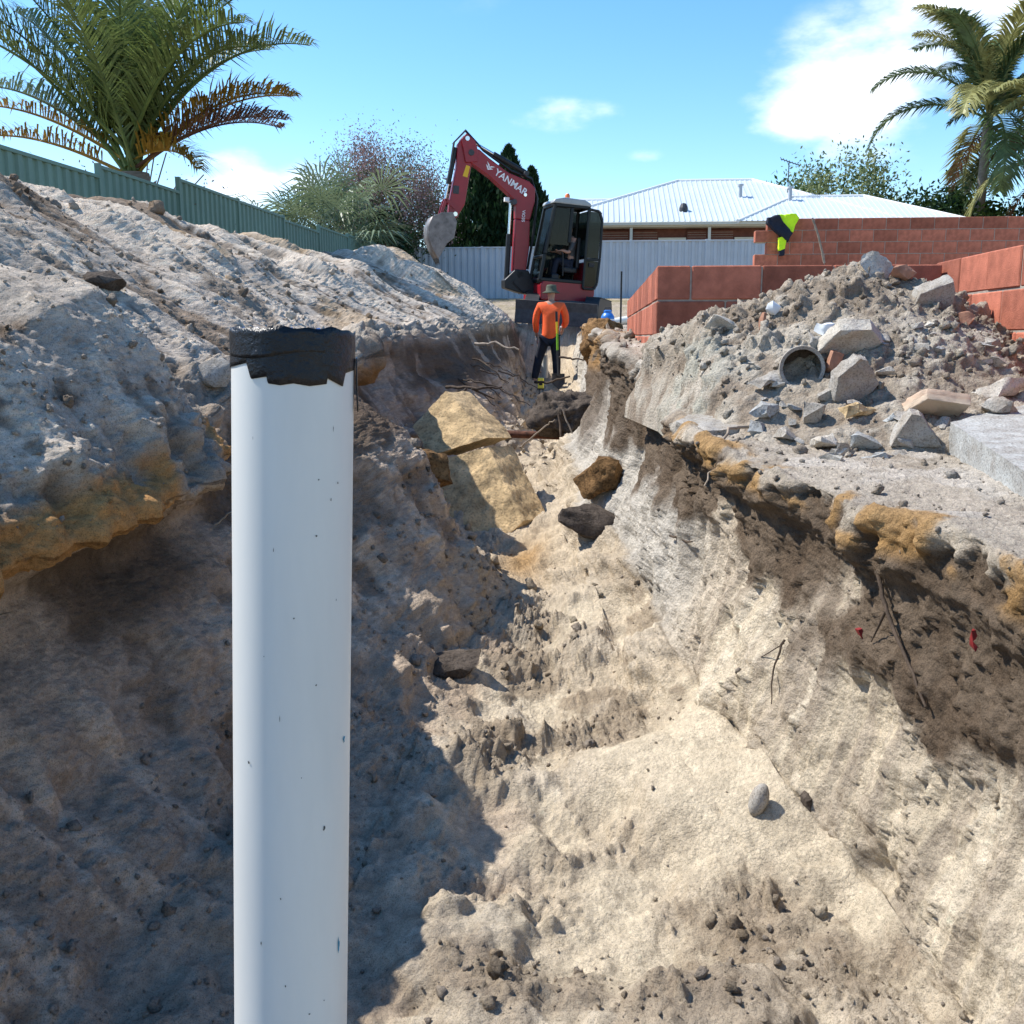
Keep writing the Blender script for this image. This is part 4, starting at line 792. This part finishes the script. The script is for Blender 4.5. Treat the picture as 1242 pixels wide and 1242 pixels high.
stick('root','thin pale root crossing below the dark soil bank',[(-.65,8.5,.75),(-.45,8.45,.93),(-.35,8.4,1.0)],.008,.005,'dry_stick',seed=6)
stick('root','pale forked root leaning right below the dark soil bank',[(-.28,8.45,1.08),(-.20,8.4,.88),(-.12,8.4,.74)],.008,.005,'dry_stick',seed=7)
stick('root','dark root crossing in front of the worker\'s shins',[(-.98,15.8,.98),(-.75,15.6,.98),(-.42,15.4,1.08)],.02,.014,'root',seed=8,wob_=.012)
stick('root','dark root sticking out of the right bank behind the shovel',[(-.62,16.4,1.36),(-.4,16.3,1.33),(-.2,16.2,1.32)],.02,.012,'root',seed=9,wob_=.012)
stick('root','long thin root lying across the left shaded slope',[(-1.42,9.3,1.22),(-1.1,9.1,1.22),(-.88,9.2,1.23)],.016,.01,'root',seed=10,wob_=.012,branches=[((-1.15,9.1,1.22),(-.95,9.2,1.12)),((-1.2,9.1,1.22),(-1.3,9.0,1.08))])
stick('root','curved pale root above the shaded left slope near the spoil edge',[(-1.35,11,1.6),(-1.1,10.9,1.62),(-.85,10.8,1.55)],.018,.01,'dry_stick',seed=11,wob_=.015)
rg = random.Random(12)
for i in range(9):
    a = Vector((-1.35+rg.uniform(-.15,.3),10.2+rg.uniform(-.6,1.2),1.45+rg.uniform(-.25,.1))); b_ = a+Vector((rg.uniform(.3,.6),rg.uniform(-.3,.1),rg.uniform(-.3,-.12)))
    stick('root','one of the thin dark roots sprouting from the shaded left slope',[a,a.lerp(b_,.5)+Vector((0,0,.03)),b_],.010,.004,'root',seed=20+i,wob_=.015,group='thin roots in the left slope')
stick('root','pale twig poking from the dark wall left of the pipe',[(-1.22,3.05,1.10),(-1.16,3.02,1.15),(-1.10,3.0,1.165)],.003,.0015,'dry_stick',seed=31,wob_=.004)
stick('root','pale straw on the dark undercut at the left edge',[(-1.60,2.42,.96),(-1.52,2.40,.985)],.002,.0015,'dry_stick',seed=32,wob_=.002)
stick('rod','thin pinkish rod standing up behind the heap against the far wall',[(2.05,9.5,2.35),(1.98,9.5,2.60),(1.92,9.5,2.75)],.011,.009,'dry_stick',cat='rod',wob_=.003,seed=33)
stick('stake','thin black stake standing by the block wall near the excavator',[(.28,12.6,1.75),(.28,12.6,2.48)],.012,.012,'machine_black',cat='stake',wob_=0,seed=34)
stick('rusty_pipe','rusty steel pipe lying across the trench behind the sandstone slab',[(-1.55,9.0,.83),(-.8,8.95,.82),(.05,8.9,.80)],.036,.036,'rust',cat='pipe',wob_=.002,seed=35)
rock('red_fragment','bright red plastic scrap embedded at the right end of the dark layer','scrap',wall_x(2.5,.93,-.03),rnd_pts(.06,.07,.10,61,10),'red_plastic',2,.008,20,61,rot=(0,-.35,0))
rock('red_fragment','small red and orange scrap in the wall left of the long root','scrap',wall_x(2.93,.81,-.005),rnd_pts(.03,.03,.06,62,8),'red_plastic',2,.004,20,62,rot=(0,-.3,0))
rock('boulder','dark root-bound soil clump jutting into the trench before the worker','clump',(-.20,8.75,1.00),rnd_pts(.85,.5,.40,63,22),'dark_clod',4,.09,7,63,sharp=80)
rock('boulder','crumbly ochre and brown soil clump on the edge right of the worker','clump',(.04,12.3,1.62),rnd_pts(.5,.7,.6,64,22),'ironstone',4,.07,6,64,sharp=80)
# ------------------------------------------------------------------ excavator
EX = empty('excavator',(-.6,20.6,1.95),'maroon mini excavator with raised boom and open cab door','excavator'); EX.rotation_euler = (0,R(4),0); EX.scale = (.95,.95,.95)
TH = R(20); ct, st_ = math.cos(TH), math.sin(TH)
HM = Matrix(((-ct,st_,0,0),(-st_,-ct,0,0),(0,0,1,0),(0,0,0,1)))          # machine forward, left, up -> scene axes
HMC = HM@Matrix(((.66,0,0,.306),(0,.86,0,0),(0,0,1,0),(0,0,0,1)))    # the cab and house are short
CUR = HMC
def fx(f, l, z): return CUR@Vector((f,l,z))
def plate(poly, l0, l1): return MB().prism(poly, l0, l1, CUR)              # outline in forward/up, pushed to the left
UM = Matrix.Rotation(R(-8),4,'Z')
for sx in (-1,1):
    prf = []; 
    for k in range(9): a = math.pi/2+math.pi*k/8; prf.append((-.82+.27*math.cos(a),.27+.27*math.sin(a)))
    for k in range(9): a = -math.pi/2+math.pi*k/8; prf.append((.82+.27*math.cos(a),.27+.27*math.sin(a)))
    x0 = sx*.62-.15; o = MB().prism(prf,x0,x0+.30,UM@Matrix(((0,1,0,0),(1,0,0,0),(0,0,1,0),(0,0,0,1)))).build('track','machine_black',EX,bevel=.01,seg=1)
    lug = MB()
    for k in range(26):
        y = -.85+1.7*k/25
        for z in (.005,.54): lug.box((x0-.004,y-.02,z-.012),(x0+.304,y+.02,z+.012),UM)
    lug.build('track_lug','machine_black',o)
MB().box((-.5,-.8,.22),(.5,.8,.45),UM).build('undercarriage','machine_grey',EX,bevel=.03)
MB().prism([(-1.62,-.08),(-1.56,-.06),(-1.52,.2),(-1.55,.36),(-1.64,.39),(-1.60,.20)],-.83,.83,UM@Matrix(((0,1,0,0),(1,0,0,0),(0,0,1,0),(0,0,0,1)))).build('dozer_blade','machine_grey',EX,bevel=.008,seg=1)
b = MB()
for sx in (-.4,.4): b.bar(UM@Vector((sx,-.4,.3)),UM@Vector((sx,-1.56,.2)),.1,.14)
b.build('blade_arm','machine_black',EX)
MB().lathe([(.0,.42),(.42,.42),(.42,.56),(.0,.56)],24).build('slew_ring','machine_black',EX,smooth=40)
plate([(-.84,.42),(-.92,.6),(-.90,1.15),(-.6,1.28),(-.5,.84),(.78,.84),(.88,.74),(.84,.42)],-.76,.76).build('body_panel','maroon',EX,bevel=.03)
plate([(-.86,1.14),(-.58,1.26),(-.55,1.16)],-.7,.1).build('engine_cover','maroon',EX,bevel=.01)
plate([(-.55,.70),(.62,.70),(.62,1.0),(.3,1.12),(-.55,1.2)],-.74,-.12).build('side_cover','maroon',EX,bevel=.03)
# cab
cabz0, cabz1 = .68, 2.36; l0, l1 = -.10, .74
MB().prism([(-.55,.78),(.90,.78),(.90,.86),(-.55,.86)],l0,l1,CUR).build('cab_floor','machine_black',EX,bevel=.01,seg=1)
fr = MB()
for l in (l0,l1):
    for p, q in (((.90,.82),(.80,1.35)),((.80,1.35),(.58,2.34)),((.60,2.33),(-.50,2.34)),((-.54,.82),(-.54,2.34)),((.02,2.3),(.04,1.6)),((.90,.84),(-.54,.84))):
        fr.bar(fx(p[0],l,p[1]),fx(q[0],l,q[1]),.07,.07)
for f, z in ((.60,2.33),(-.52,2.33),(.82,1.30),(-.54,1.35)): fr.bar(fx(f,l0,z),fx(f,l1,z),.06,.06)
fr.build('cab_frame','cab_frame',EX,bevel=.012,seg=1)
plate([(.68,2.36),(.62,2.44),(.3,2.49),(-.35,2.48),(-.56,2.42),(-.60,2.35)],l0-.05,l1+.05).build('cab_roof','cab_roof',EX,bevel=.03)
def pane(name, pts): 
    o = MB().add([fx(*p) for p in pts],[tuple(range(len(pts)))]).build(name,'cab_glass',EX); md = o.modifiers.new('thickness','SOLIDIFY'); md.thickness = .006; return o
pane('windscreen',[(.80,l0+.03,1.33),(.80,l1-.03,1.33),(.60,l1-.03,2.3),(.60,l0+.03,2.3)]); pane('windscreen',[(.90,l0+.03,.76),(.90,l1-.03,.76),(.82,l1-.03,1.28),(.82,l0+.03,1.28)])
pane('side_window',[(.82,l0,.9),(.80,l0,1.33),(.58,l0,2.3),(-.5,l0,2.3),(-.5,l0,.9)]); pane('rear_window',[(-.54,l0+.05,1.38),(-.54,l1-.05,1.38),(-.54,l1-.05,2.28),(-.54,l0+.05,2.28)]); pane('side_window',[(.06,l1,1.55),(.70,l1,1.55),(.58,l1,2.28),(.05,l1,2.28)])
# door swung open and latched back
dr = MB(); D0, D1, LD = -.50, -.98, .80; rim = [(D0,.72),(D1+.12,.72),(D1+.03,.84),(D1,1.35),(D1+.02,2.1),(D1+.14,2.28),(D0,2.30)]
for i in range(len(rim)): a, c_ = rim[i], rim[(i+1)%len(rim)]; dr.bar(fx(a[0],LD,a[1]),fx(c_[0],LD,c_[1]),.05,.05)
dr.bar(fx(D0,LD,1.30),fx(D1,LD,1.32),.05,.06); door = dr.build('cab_door','cab_frame',EX,bevel=.01,seg=1)
for zz in ((.76,1.28),(1.34,2.26)):
    o = MB().add([fx(D0-.01,LD,zz[0]),fx(D1+.05,LD,zz[0]),fx(D1+.05,LD,zz[1]),fx(D0-.01,LD,zz[1])],[(0,1,2,3)]).build('door_glass','cab_glass',door); o.modifiers.new('thickness','SOLIDIFY').thickness = .006
MB().bar(fx(D0-.12,LD+.03,1.2),fx(D0-.3,LD+.03,1.2),.03,.08).build('door_handle','machine_black',door)
MB().lathe([(.0,.13),(.03,.125),(.05,.09),(.055,0)],14,Matrix.Translation(fx(.05,.35,2.49))).build('beacon','beacon',EX,smooth=50)
# seat and levers
s_ = MB(); s_.box((-.38,.12,1.02),(.10,.56,1.14),CUR); s_.box((-.44,.14,1.12),(-.32,.54,1.75),CUR); s_.build('seat','machine_black',EX,bevel=.03)
for l in (.08,.62): MB().tube([fx(.12,l,.95),fx(.16,l,1.35),fx(.2,l,1.42)],.018,8).build('lever','machine_black',EX)
for l in (.3,.42): MB().tube([fx(.5,l,.74),fx(.44,l,1.25)],.016,8).build('lever','machine_black',EX)
MB().box((.25,.05,.74),(.5,.66,.98),CUR).build('console','machine_black',EX,bevel=.03)
# swing bracket, boom, arm, bucket
BW = .11; CUR = HM
MB().prism([(.70,.50),(1.2,.55),(1.5,.62),(1.52,.78),(1.30,1.02),(1.02,1.02),(.9,.8),(.7,.78)],-.16,.16,HM).build('swing_bracket','machine_black',EX,bevel=.02)
for l, off in ((.04,.02),(-.04,.03),(0,.045)):
    MB().tube([fx(1.0,l,1.05),fx(.96-off,l,1.7),fx(.93-off,l,2.5),fx(1.05,l,2.84+off),fx(1.5,l,2.95+off),fx(2.1,l,3.28+off),fx(2.5,l,3.62+off),fx(2.72,l,3.4),fx(2.76,l,3.0)],.016,6).build('boom_hose','machine_black',EX,smooth=50)
MB().box((1.50,-.05,2.36),(1.60,.05,2.45),HM).build('work_light','decal_white',EX,bevel=.01)
MB().box((2.58,-.05,2.4),(2.70,.1,2.56),HM).build('arm_valve','machine_grey',EX,bevel=.01)
hose = MB()
for k in range(5): hose.tube([fx(.75,-.12+.06*k,.72),fx(1.1,-.2+.09*k,.55),fx(1.35,-.16+.08*k,.75),fx(1.22,-.08+.04*k,1.05)],.022,6)
hose.build('hose','machine_black',EX,smooth=50)
bl = [MB().prism([(1.05,2.03),(1.35,2.03),(1.37,2.32),(1.46,2.44),(1.96,2.80),(2.44,3.06),(2.46,3.24),(2.36,3.34),(2.20,3.30),(1.99,3.16),(1.58,2.93),(1.12,2.80),(.98,2.68),(.97,2.40)],-BW,BW,HM),
      MB().prism([(1.33,.92),(1.352,2.028),(1.048,2.028),(1.02,1.5),(1.06,.92),(1.19,.84)],-BW+.004,BW-.004,HM)]
bl[0].build('boom','maroon',EX,bevel=.02); bl[1].build('boom_foot','maroon',EX,bevel=.02)
def cyl(name, a, b_, l, r, share=.55):
    A, B_ = fx(a[0],l,a[1]), fx(b_[0],l,b_[1]); m_ = A.lerp(B_,share); o = MB().tube([A,m_],r,14).build(name,'machine_black',EX,smooth=40); MB().tube([m_,B_],r*.55,12).build('piston_rod','chrome',o,smooth=40)
cyl('boom_cylinder',(1.44,.72),(1.46,2.34),0,.055,.62); cyl('arm_cylinder',(1.20,2.98),(2.46,3.50),0,.055,.55); cyl('bucket_cylinder',(2.68,3.30),(2.84,2.28),0,.05,.7)
MB().prism([(2.53,3.55),(2.36,3.46),(2.30,3.22),(2.36,2.9),(2.44,2.21),(2.60,1.92),(2.78,1.93),(2.76,2.26),(2.66,2.9),(2.66,3.36)],-.085,.085,HM).build('dipper_arm','maroon',EX,bevel=.02)
for sg in (-1,1): MB().prism([(2.24,3.06),(2.48,3.02),(2.60,3.46),(2.50,3.58),(2.32,3.46),(2.26,3.32)],sg*.125-.015,sg*.125+.015,HM).build('arm_bracket','maroon',EX,bevel=.008,seg=1)
for (f, z, r) in ((2.38,3.22,.06),(1.42,2.36,.055),(1.2,.92,.07),(2.48,3.48,.045),(2.64,2.0,.045),(1.2,2.95,.05),(1.2,2.52,.035)): MB().tube([fx(f,-.16,z),fx(f,.16,z)],r,14).build('pin','chrome' if r<.05 else 'machine_grey',EX,smooth=40)
lk = MB()
for l in (-.1,.1): lk.bar(fx(2.84,l,2.28),fx(2.64,l,2.12),.03,.06); lk.bar(fx(2.84,l,2.28),fx(2.92,l,1.98),.03,.06)
lk.build('bucket_link','maroon',EX)
out_ = [(2.72,2.02),(2.95,1.99),(3.12,1.90),(3.20,1.70),(3.18,1.48),(3.08,1.26),(2.96,1.08)]; inn = [(2.62,1.84),(2.66,1.52)]
bk_ = MB(); W2 = .26; n = len(out_)
vs = [fx(f,l,z) for l in (-W2,W2) for f,z in out_]; bk_.add(vs,[(i,i+1,n+i+1,n+i) for i in range(n-1)]); bo = bk_.build('bucket','bucket_steel',EX,smooth=50); bo.modifiers.new('thickness','SOLIDIFY').thickness = .02
for sg in (-1,1): MB().prism(out_+[(2.80,1.40)]+inn[::-1],sg*(W2+.014)-.012,sg*(W2+.014)+.012,HM).build('bucket_side','bucket_steel',EX,bevel=.004,seg=1)
for k in range(4):
    l = -W2+.08+k*(2*W2-.16)/3; MB().add([fx(2.99,l-.04,1.10),fx(2.99,l+.04,1.10),fx(2.95,l+.04,1.12),fx(2.95,l-.04,1.12),fx(2.90,l,.96)],[(0,1,2,3),(0,1,4),(1,2,4),(2,3,4),(3,0,4)]).build('bucket_tooth','machine_grey',EX)
def lettering(txt, size, M, m, parent, name):
    cu = bpy.data.curves.new(name,'FONT'); cu.body = txt; cu.size = size; cu.align_x = 'CENTER'; cu.align_y = 'CENTER'; cu.extrude = .001; cu.offset = size*.018
    t = bpy.data.objects.new(name,cu); C.objects.link(t); bpy.context.view_layer.update()
    me = bpy.data.meshes.new_from_object(t.evaluated_get(bpy.context.evaluated_depsgraph_get())); bpy.data.objects.remove(t); me.transform(M); me.materials.clear(); return link(name,me,m,parent)
def face_matrix(f0, z0, f1, z1, l):
    a = fx(f0,l,z0); b_ = fx(f1,l,z1); x = (b_-a).normalized(); zl = (fx(0,1,0)).normalized(); y = zl.cross(x); c_ = (a+b_)/2
    return Matrix(((x.x,y.x,zl.x,c_.x),(x.y,y.y,zl.y,c_.y),(x.z,y.z,zl.z,c_.z),(0,0,0,1)))
lettering('YANMAR',.19,face_matrix(1.86,2.92,1.16,2.55,BW+.004),'decal_white',EX,'lettering')
Ml = face_matrix(2.06,3.04,1.90,2.95,BW+.004)
MB().add([Ml@Vector(p) for p in ((-.10,.06,0),(0,-.03,0),(.10,.06,0),(.03,.035,0),(0,.0,0),(-.03,.035,0))],[(0,1,4,5),(1,2,3,4)]).build('emblem','decal_white',EX)
MB().add([Ml@Vector(p) for p in ((-.09,.0,0),(0,-.075,0),(.09,.0,0),(.03,-.012,0),(0,-.045,0),(-.03,-.012,0))],[(0,1,4,5),(1,2,3,4)]).build('emblem','decal_white',EX)
MB().add([fx(2.46,.088,2.98),fx(2.36+.02,.088,2.96),fx(2.42,.088,2.74),fx(2.52,.088,2.76)],[(0,1,2,3)]).build('decal','decal_yellow',EX)
lettering('ViO35',.09,face_matrix(1.20,2.3,1.20,1.9,BW+.002),'decal_white',EX,'lettering')
# ------------------------------------------------------------------ people
def skin(name, nodes, edges, m, parent, sub=2):
    me = bpy.data.meshes.new(name); me.from_pydata([n_[0] for n_ in nodes], edges, []); o = link(name, me)
    md = o.modifiers.new('skin','SKIN'); md.use_smooth_shade = True
    for i, n_ in enumerate(nodes): r_ = n_[1]; me.skin_vertices[0].data[i].radius = r_ if isinstance(r_,tuple) else (r_,r_)
    me.skin_vertices[0].data[0].use_root = True
    sb = o.modifiers.new('sub','SUBSURF'); sb.levels = sub; sb.render_levels = sub; bpy.context.view_layer.update()
    ev = bpy.data.meshes.new_from_object(o.evaluated_get(bpy.context.evaluated_depsgraph_get())); bpy.data.objects.remove(o)
    ev.polygons.foreach_set('use_smooth',[True]*len(ev.polygons)); ev.materials.clear(); return link(name, ev, m, parent)
def chain(nodes, edges, start, pts):
    k = start
    for p, r_ in pts: nodes.append((p,r_)); edges.append((k,len(nodes)-1)); k = len(nodes)-1
    return k
def hand_nodes(nodes, edges, wrist, pos, fwd, side, r=.010):
    pos, fwd, side = Vector(pos), Vector(fwd).normalized(), Vector(side).normalized(); dn = fwd.cross(side)
    k = chain(nodes,edges,wrist,[(tuple(pos),(.030,.018)),(tuple(pos+fwd*.05),(.034,.016))])
    for q, (o_, L) in enumerate(((-.028,.068),(-.010,.078),(.009,.073),(.026,.056))):
        b_ = pos+fwd*.065+side*o_; chain(nodes,edges,k,[(tuple(b_),r),(tuple(b_+fwd*L*.5+dn*.012),r*.9),(tuple(b_+fwd*L*.8+dn*.04),r*.8)])
    chain(nodes,edges,k-1,[(tuple(pos-side*.04+fwd*.02),r*1.1),(tuple(pos-side*.055+fwd*.055+dn*.01),r)])
wz = hground(-.82,17.6); WK = empty('person',(-.82,17.6,wz-.02),'worker seen from behind in an orange high-visibility shirt, dark trousers and bucket hat','person')
nd = [((-.02,0,.93),(.14,.10))]; ed = []
ch = chain(nd,ed,0,[((-.01,.0,1.08),(.13,.09)),((0,.0,1.28),(.155,.10)),((.0,.0,1.40),(.12,.08)),((0,.03,1.47),(.055,.055)),((0,.05,1.53),(.06,.065)),((0,.05,1.62),(.078,.092)),((0,.05,1.69),(.055,.065))])
for sg, el_, wr_ in ((-1,(-.27,.03,1.12),(-.26,.14,.90)),(1,(.26,.06,1.12),(.20,.25,1.02))):
    k = chain(nd,ed,3,[((sg*.19,0,1.40),.058),((sg*.245,.01,1.27),.048),(el_,.042),(wr_,.030)])
    hand_nodes(nd,ed,k,(wr_[0]*.99,wr_[1]+.03,wr_[2]-.05),(0,.35,-.9) if sg<0 else (-.5,.8,-.3),(0,1,.3) if sg<0 else (0,.3,.9))
for sg, kn, an in ((-1,(-.21,.06,.50),(-.29,-.02,.10)),(1,(.10,.02,.50),(.11,.0,.10))):
    chain(nd,ed,0,[((sg*.09-.02,0,.84),.095),(kn,.062),(((kn[0]+an[0])/2,(kn[1]+an[1])/2,.32),.056),(an,.042),((an[0],an[1]+.02,.045),.042),((an[0],an[1]+.15,.03),.034)])
skin('body',nd,ed,'skin',WK)
nd = [((-.02,0,.80),(.175,.165))]; ed = []
chain(nd,ed,0,[((-.01,0,.90),(.185,.165)),((-.01,0,1.04),(.18,.16)),((0,0,1.24),(.19,.17)),((0,0,1.37),(.16,.14)),((0,.02,1.445),(.075,.07))])
for sg, el_, wr_ in ((-1,(-.27,.03,1.12),(-.26,.13,.93)),(1,(.26,.06,1.12),(.215,.23,1.04))): chain(nd,ed,4,[((sg*.19,0,1.385),.085),((sg*.245,.01,1.27),.070),(el_,.064),(wr_,.050)])
skin('shirt',nd,ed,'hivis_orange',WK)
nd = [((-.02,0,.90),(.15,.14))]; ed = []
for sg, kn, an in ((-1,(-.21,.06,.50),(-.29,-.02,.12)),(1,(.10,.02,.50),(.11,.0,.12))): chain(nd,ed,0,[((sg*.085-.02,0,.82),.105),(kn,.082),(((kn[0]+an[0])/2,(kn[1]+an[1])/2,.30),.076),(an,.062)])
skin('trousers',nd,ed,'navy',WK)
for an in ((-.29,-.02),(.11,0)): skin('boot',[((an[0],an[1],.14),.055),((an[0],an[1]+.01,.05),.055),((an[0],an[1]+.16,.04),.045)],[(0,1),(1,2)],'boot',WK)
for gx_, gy_, gz_ in ((-.258,.17,.84),(.185,.28,1.0)):
    nd = [((gx_,gy_-.02,gz_+.05),.038)]; ed = []; hand_nodes(nd,ed,0,(gx_,gy_,gz_+.02),(0,.35,-.9) if gx_<0 else (-.5,.8,-.3),(0,1,.3) if gx_<0 else (0,.3,.9),.013); skin('glove',nd,ed,'glove',WK)
hat = MB().lathe([(.155,1.615),(.15,1.625),(.095,1.655),(.092,1.72),(.075,1.755),(.0,1.765)],24,Matrix.Translation((0,.05,0))); ho = hat.build('hat','hat_green',WK,smooth=60); ho.modifiers.new('thickness','SOLIDIFY').thickness = .006
OP = empty('person',EX.location,'machine operator sitting in the excavator cab wearing a dark cap','person'); OP.rotation_euler = EX.rotation_euler; OP.scale = (.95,.95,.95); CUR = HMC
def fp_(f,l,z): return tuple(fx(f,l,z))
nd = [(fp_(-.18,.34,1.20),(.14,.11))]; ed = []
chain(nd,ed,0,[(fp_(-.2,.34,1.38),(.13,.10)),(fp_(-.19,.34,1.58),(.15,.11)),(fp_(-.17,.34,1.70),(.11,.08)),(fp_(-.13,.34,1.77),.05),(fp_(-.10,.34,1.82),(.062,.062)),(fp_(-.10,.34,1.90),(.085,.080)),(fp_(-.11,.34,1.97),(.06,.06))])
for sg in (-1,1):
    k = chain(nd,ed,3,[(fp_(-.18,.34+sg*.19,1.68),.06),(fp_(-.10,.34+sg*.27,1.52),.05),(fp_(-.02,.34+sg*.27,1.42),.043),(fp_(.18,.34+sg*.25,1.46),.034)]); hand_nodes(nd,ed,k,fp_(.21,.34+sg*.25,1.455),fx(1,0,-.2),fx(0,1,0))
    chain(nd,ed,0,[(fp_(-.08,.34+sg*.10,1.20),.09),(fp_(.30,.34+sg*.14,1.27),.065),(fp_(.38,.34+sg*.14,.98),.05),(fp_(.42,.34+sg*.14,.80),.042),(fp_(.56,.34+sg*.14,.78),.036)])
skin('body',nd,ed,'skin',OP)
nd = [(fp_(-.18,.34,1.2),(.155,.12))]; ed = []
chain(nd,ed,0,[(fp_(-.2,.34,1.38),(.145,.115)),(fp_(-.19,.34,1.58),(.165,.12)),(fp_(-.17,.34,1.70),(.12,.09))])
for sg in (-1,1): chain(nd,ed,3,[(fp_(-.18,.34+sg*.19,1.68),.075),(fp_(-.10,.34+sg*.27,1.52),.066),(fp_(-.04,.34+sg*.27,1.43),.06)])
skin('shirt',nd,ed,'machine_grey',OP)
nd = [(fp_(-.18,.34,1.19),(.15,.11))]; ed = []
for sg in (-1,1): chain(nd,ed,0,[(fp_(-.06,.34+sg*.10,1.2),.10),(fp_(.30,.34+sg*.14,1.27),.078),(fp_(.38,.34+sg*.14,.98),.066),(fp_(.42,.34+sg*.14,.84),.06)])
skin('trousers',nd,ed,'navy',OP)
MB().lathe([(.16,0),(.10,.02),(.098,.07),(.06,.11),(0,.12)],20,Matrix.Translation(fx(-.10,.34,1.94))).build('cap','machine_black',OP,smooth=60)
# ------------------------------------------------------------------ tools and small things
SH = empty('shovel',(-.70,17.25,wz),'long-handled shovel with yellow and green handle standing beside the worker','shovel')
MB().tube([(.03,0,.18),(.012,0,.62)],.017,10).build('steel_socket','machine_grey',SH); MB().tube([(.012,0,.62),(.004,0,.90)],.019,10).build('lower_handle','fibreglass_green',SH); MB().tube([(.004,0,.90),(-.004,0,1.10)],.0195,10).build('upper_handle','fibreglass_yellow',SH); MB().tube([(-.004,0,1.10),(-.012,0,1.27)],.022,10).build('grip','machine_black',SH)
o = MB().add([(.03-.11,0,.22),(.03+.11,0,.22),(.03+.115,0,.05),(.04,0,-.06),(.03-.105,0,.05),(.03,.03,.14)],[(0,1,5),(1,2,5),(2,3,5),(3,4,5),(4,0,5)]).build('blade','machine_grey',SH); o.modifiers.new('thickness','SOLIDIFY').thickness = .004
p_ = empty('plastic_pipe',(-.94,17.9,wz-.2),'short white plastic riser pipe standing between the worker\'s legs','pipe'); MB().lathe([(.047,0),(.055,0),(.055,.72),(.047,.72),(.047,.0)],24).build('pipe_wall','pvc',p_,smooth=40)
p_ = empty('plastic_pipe',(.18,15.9,gz(15.9)+.05),'white plastic pipe lying on the ground beside the blue cooler','pipe'); MB().lathe([(.047,-.0),(.055,0),(.055,2.2),(.047,2.2)],24,Matrix.Rotation(R(80),4,'Y')@Matrix.Rotation(R(0),4,'X')).build('pipe_wall','pvc',p_,smooth=40); MB().lathe([(0,-.004),(.058,-.004),(.058,.03),(.056,.03)],20,Matrix.Rotation(R(80),4,'Y')).build('end_cap','machine_black',p_,smooth=40)
lz = hground(-.93,16.5); LV = empty('laser_level',(-.93,16.5,lz),'small yellow laser level on short legs in front of the worker','laser level')
MB().box((-.05,-.04,.16),(.05,.04,.34)).build('housing','level_yellow',LV,bevel=.012); MB().box((-.028,-.044,.22),(.028,-.036,.27)).build('window','machine_black',LV); MB().box((-.055,-.045,.15),(.055,.045,.17)).build('base','machine_black',LV)
for a in (0,2.1,4.2): MB().tube([(.03*math.cos(a),.03*math.sin(a),.16),(.08*math.cos(a),.08*math.sin(a),-.03)],.009,6).build('leg','machine_grey',LV)
CL = empty('water_cooler',(.14,14.9,hground(.14,14.9)),'blue round water cooler jug standing at the end of the red block wall','cooler')
MB().lathe([(0,0),(.095,0),(.10,.02),(.10,.15),(.095,.17),(.07,.21),(.055,.22)],24).build('body','cooler_blue',CL,smooth=40); MB().lathe([(.058,.215),(.060,.25),(.045,.26),(0,.26)],20).build('lid','cooler_blue',CL,smooth=40); MB().lathe([(.1015,.04),(.1015,.13)],24).build('label_band','decal_white',CL); MB().lathe([(.103,.06),(.103,.11)],24).build('stripe','cooler_blue',CL)
MB().tube([(-.06,0,.24),(-.04,0,.29),(.04,0,.29),(.06,0,.24)],.008,6).build('handle','machine_black',CL)
for i, o in enumerate([rock('jacket_body','','', (0,0,0),[(x,y,z) for x,z in ((3.02,3.74),(3.34,3.75),(3.40,3.68),(3.30,3.45),(3.12,3.52)) for y in (17.86,17.995)],'hivis_yellow',3,.03,7,90,sharp=90),
       rock('jacket_panel','','',(0,0,0),[(x,y,z) for x,z in ((2.86,3.70),(3.05,3.72),(3.30,3.42),(3.22,3.30),(3.02,3.45),(2.86,3.60)) for y in (17.82,17.97)],'navy',3,.03,7,91,sharp=90),
       rock('jacket_sleeve','','',(0,0,0),[(x,y,z) for x,z in ((3.06,3.36),(3.20,3.38),(3.18,3.16),(3.08,3.14)) for y in (17.84,17.96)],'hivis_yellow',3,.02,7,92,sharp=90),
       rock('jacket_cuff','','',(0,0,0),[(x,y,z) for x,z in ((3.08,3.16),(3.18,3.17),(3.17,3.06),(3.10,3.05)) for y in (17.85,17.95)],'navy',2,.01,7,93,sharp=90)]):
    if i == 0: JK = empty('jacket',(3.1,17.9,3.1),'yellow and navy high-visibility jacket hung over the far block wall','jacket'); bpy.context.view_layer.update()
    for k in ('label','category'):
        if k in o: del o[k]
    o.parent = JK; o.location = -JK.location
